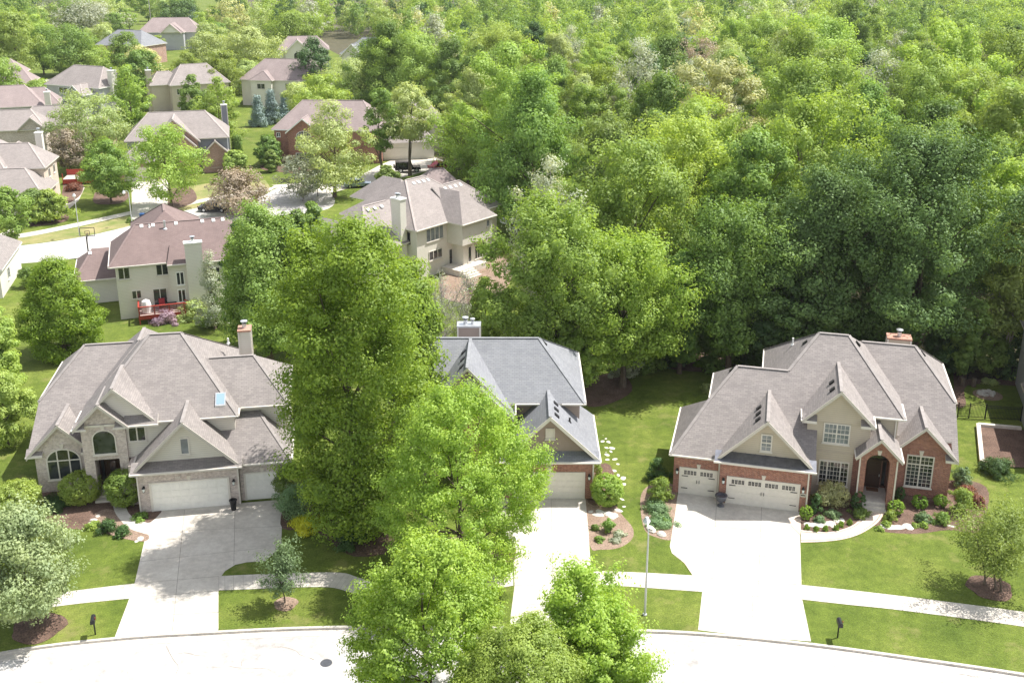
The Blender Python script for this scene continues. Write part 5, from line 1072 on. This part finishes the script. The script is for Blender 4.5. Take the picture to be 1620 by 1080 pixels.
# ------------------------------------------------------------------ shrubs and planting
def S(u, vb, wpx, hpx, label, mat='leaf_box', prof='dome', leaf=.09, n=3500, seed=0, tight=True, name='shrub', group=None, cat='shrub', **kw):
    x, y, _ = at(u, vb); Z = y*_cp+CAMH*_sp; s = FPX/Z; Rr = wpx/2/s; H = hpx/s/(.86)*1.0
    H = max(.15, (hpx/s - Rr*.42)/.86) if hpx > wpx*.3 else hpx/s
    kw.setdefault('cb', .02)
    m_ = make_tree(600+seed, H, Rr, prof, n=n, leaf=leaf, mat=mat, nclus=(420 if wpx > 40 else 120) if tight else 60, cr=Rr*(.16 if tight else .3), lump=.03 if tight else .2, core=.8 if tight else .3, nlimb=5, r0=.04, up=.25, **kw)
    return put_tree(m_, (x, y+Rr*.25), label, name, cat, group)
SH = [ # u, v base, width, height, label, material, tight, profile
 (127, 797, 66, 56, 'round light green bush left of the entry of the pale brick house', 'leaf_bright', 1, 'round'), (197, 800, 64, 62, 'round light green bush between the entry and the garage of the pale brick house', 'leaf_bright', 1, 'round'),
 (24, 812, 78, 56, 'broad pale bush at the left edge above the silvery tree', 'leaf_olive', 1, 'round'), (168, 842, 34, 24, 'left one of two low dark bushes beside the curving concrete path', 'leaf_dark', 0, 'dome'), (194, 848, 26, 20, 'right one of two low dark bushes beside the curving concrete path', 'leaf_dark', 0, 'dome'),
 (80, 806, 60, 22, 'low dark hedge under the wide arched window', 'leaf_dark', 0, 'dome'), (60, 800, 16, 20, 'small yellow shrub at the left corner of the pale brick house', 'leaf_yellow', 0, 'dome'),
 (145, 836, 24, 14, 'clump of low green perennials near the stones by the path', 'leaf_bright', 0, 'dome'), (222, 822, 30, 12, 'low green mound at the left foot of the double garage', 'leaf_mid', 0, 'dome'),
 (457, 792, 60, 62, 'dark green bush beside the single garage door', 'leaf_mid', 0, 'round'), (466, 820, 70, 62, 'blue green bush in front of the dark green garage bush', 'leaf_teal', 0, 'round'), (484, 836, 56, 24, 'bright yellow low shrub at the driveway edge', 'leaf_yellow', 0, 'dome'),
 (520, 812, 70, 80, 'dark tall yew between the driveway and the linden trunk', 'leaf_dark', 0, 'oval'), (505, 780, 50, 50, 'light green bush behind the yellow shrub', 'leaf_bright', 0, 'round'), (555, 862, 60, 46, 'dark spreading bush at the linden foot', 'leaf_dark', 0, 'dome'),
 (960, 800, 52, 54, 'big round green bush at the right corner of the middle garage', 'leaf_bright', 1, 'round'), (945, 768, 18, 40, 'slim shrub against the side wall of the middle house', 'leaf_bright', 0, 'column'),
 (963, 842, 26, 22, 'tufted ornamental grass in the bed of the middle house', 'leaf_mid', 0, 'vase'), (942, 838, 14, 10, 'tiny plant left of the ornamental grass', 'leaf_mid', 0, 'dome'), (980, 848, 20, 10, 'low pale plant right of the ornamental grass', 'leaf_grey', 0, 'dome'), (948, 856, 16, 10, 'small round plant below the ornamental grass', 'leaf_mid', 0, 'dome'), (975, 857, 22, 8, 'flat grey green plant at the front of the bed', 'leaf_grey', 0, 'dome'),
 (1046, 794, 42, 44, 'bright feathery bush left of the single carriage door', 'leaf_bright', 0, 'dome'), (1040, 760, 40, 40, 'dark bush behind the bright feathery bush', 'leaf_dark', 0, 'dome'),
 (1040, 812, 52, 22, 'blue green juniper carpet in the driveway side bed', 'leaf_teal', 0, 'dome'), (1048, 832, 46, 16, 'low juniper at the front of the driveway side bed', 'leaf_teal', 0, 'dome'), (1052, 830, 16, 12, 'small green tuft beside the two boulders', 'leaf_mid', 0, 'dome'),
 (1275, 822, 21, 24, 'clipped box ball at the corner of the double carriage garage', 'leaf_box', 1, 'round'), (1417, 814, 26, 26, 'clipped box ball right of the porch steps', 'leaf_box', 1, 'round'), (1455, 804, 25, 23, 'clipped box ball under the tall brick wall window', 'leaf_box', 1, 'round'),
 (1488, 801, 22, 20, 'rightmost clipped box ball by the brick wall', 'leaf_box', 1, 'round'), (1424, 790, 16, 22, 'dark clipped shrub tucked against the porch column', 'leaf_dark', 1, 'oval'), (1358, 808, 24, 34, 'dark clipped shrub left of the porch steps', 'leaf_dark', 1, 'oval'),
 (1316, 802, 58, 46, 'big cream variegated bush under the siding window', 'leaf_flower', 0, 'round'), (1362, 818, 30, 18, 'low green shrub in front of the dark clipped shrub', 'leaf_mid', 0, 'dome'), (1318, 818, 26, 14, 'spreading low shrub below the variegated bush', 'leaf_teal', 0, 'dome'),
 (1290, 812, 22, 34, 'dark shrub between box ball and variegated bush', 'leaf_dark', 0, 'oval'), (1297, 826, 20, 12, 'grey green perennial near the white edging stones', 'leaf_teal', 0, 'dome'), (1408, 824, 22, 20, 'bright lime perennial right of the walk', 'leaf_bright', 0, 'dome'), (1402, 832, 16, 10, 'lime perennial nearer the walk edge', 'leaf_bright', 0, 'dome'), (1392, 838, 14, 8, 'yellow green tuft at the walk bend', 'leaf_olive', 0, 'dome'),
 (1462, 826, 28, 18, 'grey green perennial in the middle of the right bed', 'leaf_teal', 0, 'dome'), (1462, 834, 16, 10, 'lime tuft at the front of the right bed', 'leaf_bright', 0, 'dome'), (1448, 833, 12, 7, 'small tuft beside the right white stones', 'leaf_olive', 0, 'dome'), (1490, 828, 30, 22, 'dark green perennial clump in the right bed', 'leaf_mid', 0, 'dome'),
 (1519, 812, 44, 44, 'leafy light green bush at the right end of the bed', 'leaf_bright', 0, 'round'), (1520, 770, 34, 34, 'pale green bush behind the corner of the brick wall', 'leaf_teal', 0, 'round'), (1530, 790, 38, 26, 'reddish barberry at the corner of the brick house', 'leaf_red', 0, 'dome'), (1545, 802, 30, 22, 'second reddish barberry nearer the lawn', 'leaf_red', 0, 'dome'),
 (1580, 752, 62, 34, 'dark green spreading bush at the lower end of the raised bed', 'leaf_dark', 0, 'dome'), (1560, 606, 14, 10, 'left pale hosta beside the back fence bed', 'leaf_pale', 0, 'dome'), (1572, 608, 18, 10, 'right pale hosta beside the back fence bed', 'leaf_pale', 0, 'dome'),
 (1118, 622, 22, 18, 'pale bush beside the left wall of the brick house', 'leaf_pale', 0, 'dome'), (45, 455, 32, 34, 'round bush at the left edge next to the cream house', 'leaf_mid', 0, 'round'), (305, 505, 50, 34, 'pale green bush below the red deck stairs', 'leaf_pale', 0, 'dome'), (262, 508, 60, 26, 'purple leaved bush below the red deck', 'leaf_purple', 0, 'dome'), (340, 515, 50, 30, 'green bush right of the deck bushes', 'leaf_mid', 0, 'dome'),
 (115, 302, 30, 16, 'dark brown bush beside the far red deck', 'leaf_red', 0, 'dome'), (462, 268, 16, 10, 'small round bush in front of the rose brick house', 'leaf_mid', 0, 'dome'), (205, 352, 12, 9, 'tiny bush at the foot of the far driveway', 'leaf_mid', 0, 'dome'), (345, 292, 26, 16, 'yellowish bush in front of the slate sided house', 'leaf_olive', 0, 'dome'), (590, 305, 26, 16, 'small bush at the far driveway edge', 'leaf_mid', 0, 'dome')]
for i, (u, v_, w_, h_, lb, mt, tg, pf) in enumerate(SH):
    S(u, v_, w_, h_, lb, mt, pf, leaf=((.075 if w_ < 40 else .12) if tg else .11) if v_ > 600 else .2, n=int((6000 if w_ < 40 else 14000) if tg else min(9000, 900+w_*w_*2.2)), seed=i, tight=bool(tg))
hm = make_tree(700, .5, .55, 'dome', n=900, leaf=.16, mat='leaf_box', nclus=40, cr=.18, cb=.02, nlimb=3, r0=.02)
for i, (u, v_) in enumerate([(1050, 571), (1086, 573), (1122, 572), (1150, 577), (1068, 577), (1170, 578), (1105, 579), (1225, 584)]):
    put_tree(hm, at(u, v_), 'leafy hosta in the shade at the wood edge above the back lawn', 'hosta', 'hosta', 'hostas along the wood edge', (1+.1*(i % 3),)*3, i)
for i, (u, v_) in enumerate([(1276, 837), (1291, 840), (1306, 839), (1323, 838), (1344, 829), (1330, 832)]):
    put_tree(hm, at(u, v_), 'small young perennial in the row along the paver walk', 'perennial', 'perennial', 'row of perennials along the paver walk', (.35, .35, .8), i)

# ------------------------------------------------------------------ stones
def stone(u, v_, r, seed, name, label, cat, group=None, mat='stone_white', sq=.4):
    x, y, _ = at(u, v_); mb = MB(mat); blob(mb, (0, 0, -.02), r*.8, seed, sq*.7); o = mb.build(name); o.location = (x, y, 0); return tag(o, label, cat, group)
for i, (X, Y) in enumerate([(905, 350), (918, 378), (890, 400), (905, 425), (925, 452), (968, 455), (915, 487), (960, 483), (928, 510), (985, 518), (930, 548), (990, 545), (965, 578), (1015, 585), (985, 640), (1020, 640), (1020, 675), (1065, 750), (1010, 905), (1065, 930), (940, 405), (870, 380), (1050, 870), (1060, 700)]):
    stone(780+X/5.143, 620+Y/5.143, .21+.06*((i*7) % 3), 30+i, 'stepping_stone', 'flat pale stepping stone in the grass path beside the middle house', 'stepping stone', 'stepping stones beside the middle house', sq=.15)
for i, (u, v_, r) in enumerate([(935, 809, .28), (949, 809, .42), (946, 814, .45), (963, 813, .55), (970, 816, .5), (978, 807, .4), (1278, 829, .45), (1286, 830, .45), (1296, 830, .42), (1310, 828, .5), (1317, 829, .45), (1326, 824, .5), (1331, 822, .35), (1400, 832, .5), (1410, 834, .45), (1421, 834, .5), (1436, 832, .5), (1441, 835, .35), (1505, 832, .3)]):
    stone(u, v_, r, 60+i, 'edging_stone', 'white flat edging stone lying on the planting bed mulch', 'edging stone', 'white edging stones in the beds', sq=.3)
stone(1030, 838, .62, 90, 'boulder', 'pinkish boulder left of the paler one beside the driveway', 'boulder', mat='stone_cream', sq=.6); stone(1047, 845, .55, 91, 'boulder', 'pale boulder nearest the curved driveway edge', 'boulder', sq=.5)
for i, (u, v_, r) in enumerate([(149, 822, .3), (155, 816, .25), (222, 852, .35), (216, 856, .2), (143, 826, .2)]): stone(u, v_, r, 95+i, 'garden_stone', 'small grey garden stone beside the curving concrete path', 'garden stone', 'stones by the concrete path', sq=.5)
# fire pit
x, y, _ = at(1562.6, 624.4); mb = MB('mulch_light'); mb.lathe((x, y, 0), [(1.25, .008), (1.2, .03), (.01, .03)], 24); o = mb.build('fire_pit'); tag(o, 'round gravel fire pit patch in the fenced back lawn', 'fire pit')
for i, (dx, dy, r) in enumerate([(-.5, .3, .3), (-.1, .5, .28), (.3, .45, .3), (.5, .1, .3), (.2, -.25, .32), (-.3, -.3, .25), (-.65, 0, .3)]):
    mb = MB('stone_white'); blob(mb, (0, 0, .02), r, 110+i, .7); o = mb.build('fire_pit_stone'); o.location = (x+dx, y+dy, .02); tag(o, 'white rock ringed on the round gravel fire pit', 'rock', 'white rocks of the fire pit')
# manhole cover
x, y, _ = at(516, 1048); x, y, _ = at(516, 1048, -.13); mb = MB(['lead', 'lead']); mb.cyl((x, y, -.14), .34, .34, .018, 24); mb.cyl((x, y, -.125), .27, .27, .006, 24, 1); o = mb.build('manhole_cover'); tag(o, 'round dark manhole cover in the street', 'manhole cover')

# ------------------------------------------------------------------ street furniture
def lamp(u, v_, L, rz, label):
    x, y, _ = at(u, v_); r = empty('street_lamp', (x, y, 0), rz, label, 'street lamp')
    mb = MB('pole_grey'); mb.cyl((0, 0, -.05), .13, .13, .12, 12); mb.cyl((0, 0, .0), .075, .045, L, 12); mb.build('pole', r, True)
    mb = MB('pole_grey'); pts = [(0, 0, L-.05), (.0, .12, L+.25), (0, .42, L+.42), (0, .8, L+.44)]
    for a, b_ in zip(pts, pts[1:]): mb.beam(a, b_, .06, .06)
    mb.build('arm', r)
    mb = MB(['pole_grey', 'lamp_glass']); mb.lathe((0, .95, L+.28), [(.02, .28), (.10, .25), (.16, .12), (.24, 0)], 16); mb.lathe((0, .95, L+.28), [(.23, 0), (.2, -.13), (.1, -.22), (.01, -.24)], 16, 1); mb.build('lamp_head', r, True)
    return r
lamp(1020, 972, 5.6, R(0), 'grey street lamp on the verge right of the middle driveway'); lamp(126, 373, 5.6, R(200), 'grey street lamp on the dry verge by the far left street'); lamp(209, 355, 4.6, R(160), 'slim dark lamp pole at the foot of the far pale driveway')
def mailbox(u, v_, rz, label, sc_=1.):
    x, y, _ = at(u, v_); r = empty('mailbox', (x, y, 0), rz, label, 'mailbox'); r.scale = (sc_,)*3
    mb = MB('black_metal'); mb.cyl((0, 0, -.1), .045, .045, 1.1, 8); mb.box(-.04, .04, -.35, .1, .94, .99); mb.cyl((0, 0, 1.0), .06, .02, .05, 8); mb.build('post', r)
    mb = MB('black_metal'); prof = [(-.13, 1.0), (.13, 1.0), (.13, 1.16)]+[(.13*math.cos(t), 1.16+.13*math.sin(t)) for t in [math.pi*k/8 for k in range(1, 8)]]+[(-.13, 1.16)]
    mb.prism([(a, -.45, c) for a, c in prof], (0, .62, 0)); b = mb.build('box', r)
    mb = MB('deck_red'); mb.box(.135, .15, -.2, -.17, 1.1, 1.32); mb.box(.135, .15, -.3, -.17, 1.25, 1.32); mb.build('flag', b)
mailbox(151, 1003, R(15), 'black mailbox on the verge left of the pale brick house driveway'); mailbox(1325, 1008, R(-5), 'black mailbox on the verge right of the brick house driveway'); mailbox(503, 311, R(30), 'dark mailbox at the edge of the far cul de sac', 1.5)
# basketball hoop
x, y, _ = at(141, 409); r = empty('basketball_hoop', (x, y, 0), R(10), 'basketball hoop with glass backboard standing by the far left street', 'basketball hoop')
mb = MB('black_metal'); mb.cyl((0, 0, -.1), .09, .08, 3.0, 10); mb.beam((0, 0, 2.7), (0, .7, 3.2), .08, .08); mb.beam((0, 0, 2.3), (0, .7, 2.9), .06, .06); mb.build('pole', r)
mb = MB(['black_metal', 'lamp_glass'])
for a, b_, c, d in ((-.92, .92, 2.75, 2.82), (-.92, .92, 3.80, 3.87), (-.92, -.85, 2.82, 3.8), (.85, .92, 2.82, 3.8), (-.3, .3, 2.95, 3.0), (-.3, .3, 3.4, 3.45), (-.3, -.25, 3.0, 3.4), (.25, .3, 3.0, 3.4)): mb.box(a, b_, .7, .76, c, d)
b = mb.build('backboard', r)
mb = MB('terracotta')
for k in range(16):
    a0, a1 = 2*math.pi*k/16, 2*math.pi*(k+1)/16; mb.beam((.23*math.cos(a0), 1.02+.23*math.sin(a0), 3.02), (.23*math.cos(a1), 1.02+.23*math.sin(a1), 3.02), .03, .03)
mb.build('rim', b)
# planters, bins, urn, chairs
x, y, _ = at(370, 806); r = MB('black_metal'); r.lathe((0, 0, 0), [(.01, 0), (.17, 0), (.25, .72), (.29, .74), (.29, .80), (.22, .80), (.2, .7), (.01, .7)], 16); o = r.build('planter', None, True); o.location = (x, y, .01); tag(o, 'tall empty black planter between the two white garage doors', 'planter')
x, y, _ = at(1140, 800); r = MB('lead'); r.lathe((0, 0, 0), [(.01, 0), (.26, 0), (.24, .08), (.1, .16), (.1, .3), (.34, .5), (.40, .8), (.46, .82), (.44, .88), (.32, .86), (.3, .75), (.01, .72)], 18); o = r.build('urn', None, True); o.location = (x, y, .012); tag(o, 'dark cast urn standing between the two cream carriage doors', 'urn')
x, y, _ = at(1370, 800); o = MB('black_metal').lathe((0, 0, 0), [(.01, 0), (.18, 0), (.28, .2), (.3, .22), (.2, .2), (.01, .16)], 14).build('planter_bowl', None, True); o.location = (x-.1, y+.2, .02); tag(o, 'low dark bowl left of the porch steps', 'planter')
hw = HC.r; hw_m = Matrix.Translation(hw.location) @ Matrix.Rotation(hw.rotation_euler.z, 4, 'Z')
o = MB('mat_brown').box(-.42, .42, -.27, .27, 0, .025).build('door_mat'); o.location = hw_m @ Vector((10.25, 3.85, .422)); o.rotation_euler.z = hw.rotation_euler.z; tag(o, 'brown door mat on the arched brick porch', 'door mat')
x, y, _ = at(226, 349); r = empty('wheelie_bin', (x, y, .01), R(-10), 'blue wheeled bin on the far pale driveway', 'bin'); mb = MB('bin_blue'); mb.prism([(-.28, -.3, .05), (.28, -.3, .05), (.28, .3, .05), (-.28, .3, .05)], (0, 0, .95)); mb.build('body', r); mb = MB('bin_blue'); mb.box(-.31, .31, -.36, .34, 1.0, 1.07); mb.build('lid', r)
for sg in (-1, 1): MB('tyre').cyl((sg*.22, .32, .1), .1, .1, .06, 12, axis=(1, 0, 0)).build('wheel', r)
he = Matrix.Translation(HE.r.location) @ Matrix.Rotation(HE.r.rotation_euler.z, 4, 'Z')
def on_E(name, mb, p, label, cat):
    o = mb.build(name); o.location = he @ Vector(p); o.rotation_euler.z = HE.r.rotation_euler.z; tag(o, label, cat)
mb = MB('plastic_white'); mb.lathe((0, 0, 0), [(.5, 0), (.52, .8), (.42, 1.25), (.15, 1.4), (.01, 1.42)], 12); on_E('grill_cover', mb, (2.7, -1.3, .98), 'white covered grill on the red deck', 'covered grill')
mb = MB('cushion_red'); mb.box(-.3, .3, -.3, .3, .38, .5); mb.box(-.3, .3, .22, .32, .5, 1.05)
for a in (-.27, .27):
    for c in (-.27, .27): mb.box(a-.02, a+.02, c-.02, c+.02, 0, .38)
on_E('patio_chair', mb, (4.3, -.6, .98), 'red chair in front of the patio door on the red deck', 'chair')
mb = MB('black_metal'); mb.box(-.5, .5, -.3, .3, .6, .66)
for a in (-.45, .45):
    for c in (-.25, .25): mb.box(a-.02, a+.02, c-.02, c+.02, 0, .6)
on_E('patio_table', mb, (5.3, -1.0, .98), 'dark low table near the red deck stairs', 'table')
x, y, _ = at(803, 352); mb = MB('plastic_white'); blob(mb, (0, 0, 0), 1.5, 200, .55, 10); o = mb.build('tarpaulin'); o.location = (x, y, 0); tag(o, 'heaped white tarpaulin on the lawn right of the tan corner house', 'tarpaulin')
# black metal fence with an arched gate, right of the brick house
def fence(p, q, posts, label):
    a, b_ = Vector(at(*p)), Vector(at(*q)); L = (b_-a).length; ang = math.atan2(b_.y-a.y, b_.x-a.x)
    r = empty('garden_fence', a, ang, label, 'fence'); fl = MB('black_metal'); arch0, arch1 = posts[1]*L, posts[2]*L
    def top(x): return 1.25+(.22*math.sin(math.pi*(x-arch0)/(arch1-arch0)) if arch0 < x < arch1 else 0)
    k = 0; x = .1
    while x < L: fl.box(x-.012, x+.012, -.012, .012, .08, top(x)+.03); x += .115
    n_ = 40
    for i in range(n_):
        x0, x1 = L*i/n_, L*(i+1)/n_
        for dz in (0, -.16): fl.beam((x0, 0, top(x0)+dz), (x1, 0, top(x1)+dz), .03, .035)
    fl.box(0, L, -.016, .016, .12, .16); fl.build('railing', r)
    for f_ in posts: MB('black_metal').box(f_*L-.04, f_*L+.04, -.04, .04, -.1, 1.4).build('post', r)
fence((1514.4, 660), (1614, 666), [0, .18, .44, 1], 'black metal fence with arched gate closing the side lawn'); 
fence((1530, 600), (1760, 606), [0, .3, .32, .6, 1], 'dark metal fence behind the back mulch bed')
# raised bed of pale retaining blocks
A0, A1, A2 = at(1547, 675), at(1615, 681), at(1553, 735)
mb = MB('stone_cream')
for p, q in ((A0, A1), (A0, A2)):
    mb.beam((p[0], p[1], .16), (q[0], q[1], .16), .32, .36)
o = mb.build('retaining_wall'); tag(o, 'low pale block edging around the raised mulch bed at the right edge', 'retaining wall')
flat('planting_bed', [(1547, 675), (1700, 688), (1700, 745), (1553, 738)], 'mulch', .12)
# stumps by the back bed
for i, (u, v_) in enumerate([(1522, 610), (1540, 611)]):
    x, y, _ = at(u, v_); o = MB('bark').cyl((0, 0, -.05), .24, .2, .85, 12).build('log_post'); o.location = (x, y, 0); tag(o, ['left', 'right'][i]+' one of two short log posts at the back mulch bed', 'log post')
# utility pole far away at the upper left
x, y, _ = at(241, 58); r = empty('utility_pole', (x, y, 0), R(5), 'far utility pole with a crossarm above the dark spruce and trees', 'utility pole')
MB('bark_grey').cyl((0, 0, 0), .2, .14, 17, 8).build('pole', r); MB('bark_grey').box(-1.5, 1.5, -.06, .06, 15.6, 15.8).build('crossarm', r)
# ------------------------------------------------------------------ vehicles
def car(u, v_, rz, body, label, suv=False, name='parked_car'):
    x, y, _ = at(u, v_); r = empty(name, (x, y, .02), rz, label, 'car')
    L, W = (4.6, 1.85); hh = 1.0 if suv else .78; top = 1.84 if suv else 1.42
    if suv: cab = [(-2.25, hh), (-2.2, top), (.45, top), (.85, hh)]; low = [(-2.3, .45), (-2.3, hh), (.85, hh), (2.1, hh-.06), (2.2, .5)]
    else: cab = [(-1.75, hh), (-1.1, top), (.35, top), (1.15, hh)]; low = [(-2.25, .35), (-2.25, .8), (-1.75, hh), (1.15, hh), (2.15, .66), (2.25, .35)]
    mb = MB(body); mb.prism([(a, -W/2, c) for a, c in low], (0, W, 0)); mb.prism([(a*1.0, -W/2+.1, c) for a, c in cab], (0, W-.2, 0)); b = mb.build('body', r, bevel=.06)
    xs = [c[0] for c in cab]; g_ = MB('glass')
    for sg in (-1, 1):
        y0 = sg*(W/2-.095)
        for f0, f1 in ((.12, .38), (.42, .66), (.70, .90)):
            za, zb = hh+.06, top-.12; xa0 = xs[0]+(xs[3]-xs[0])*f0; xb0 = xs[0]+(xs[3]-xs[0])*f1; k = .1 if not suv else .0
            g_.prism([(xa0, y0, za), (xb0, y0, za), (xb0-(.35 if f1 > .8 else 0), y0, zb), (xa0+(.35*k*10 if f0 < .2 and not suv else 0), y0, zb)], (0, sg*.012, 0))
    a, c = cab[3], cab[2]; g_.prism([(a[0]-.03, -W/2+.2, a[1]+.06), (a[0]-.03, W/2-.2, a[1]+.06), (c[0]+.06, W/2-.25, c[1]-.06), (c[0]+.06, -W/2+.25, c[1]-.06)], (.03, 0, .02))
    g_.build('window', r)
    for sx in (-1.35, 1.4):
        for sy in (-1, 1):
            R_ = .42 if suv else .33; t_ = MB(['tyre', 'steel']); t_.cyl((sx, sy*(W/2-.2) if sy > 0 else -W/2+.02-.04, R_), R_, R_, .24, 18, axis=(0, 1, 0)); o = t_.build('wheel', r)
            MB('steel').cyl((sx, sy*(W/2+.045)-(.0 if sy > 0 else 0), R_), R_*.55, R_*.55, .02, 12, axis=(0, sy, 0)).build('rim', o)
    for sy in (-1, 1): MB('lamp_glass').cyl((2.2 if suv else 2.18, sy*.65, .72 if suv else .58), .11, .1, .05, 10, axis=(1, 0, 0)).build('headlight', r); MB('car_red').box(-2.33, -2.25, sy*.75-.08, sy*.75+.08, .7, .9).build('taillight', r)
    if suv: t_ = MB('tyre'); t_.cyl((-2.55, 0, 1.05), .38, .38, .22, 18, axis=(1, 0, 0)); t_.build('spare_wheel', r)
    return r
car(646, 272, R(8), 'car_black', 'black boxy off road vehicle on the far driveway', True); car(566, 296, R(15), 'car_blue', 'pale blue car half hidden behind the grey green tree'); car(698, 268, R(35), 'car_red', 'dark red car behind the roof of the tan corner house'); car(340, 334, R(-5), 'car_black', 'dark car partly under the brownish crabapple')
# ------------------------------------------------------------------ summer haze
m = bpy.data.materials.new('haze'); m.use_nodes = True; t = m.node_tree; t.nodes.clear()
v = N(t, 'ShaderNodeVolumePrincipled'); v.inputs['Color'].default_value = (.92, .95, 1, 1); v.inputs['Density'].default_value = .00008; v.inputs['Anisotropy'].default_value = .2
o_ = N(t, 'ShaderNodeOutputMaterial'); t.links.new(v.outputs[0], o_.inputs['Volume']); MATS['haze'] = m
mb = MB('haze'); mb.box(-1300, 1300, -400, 1600, -1.5, 44); tag(mb.build('haze'), 'thin pale summer haze over the neighbourhood', 'haze', kind='stuff')
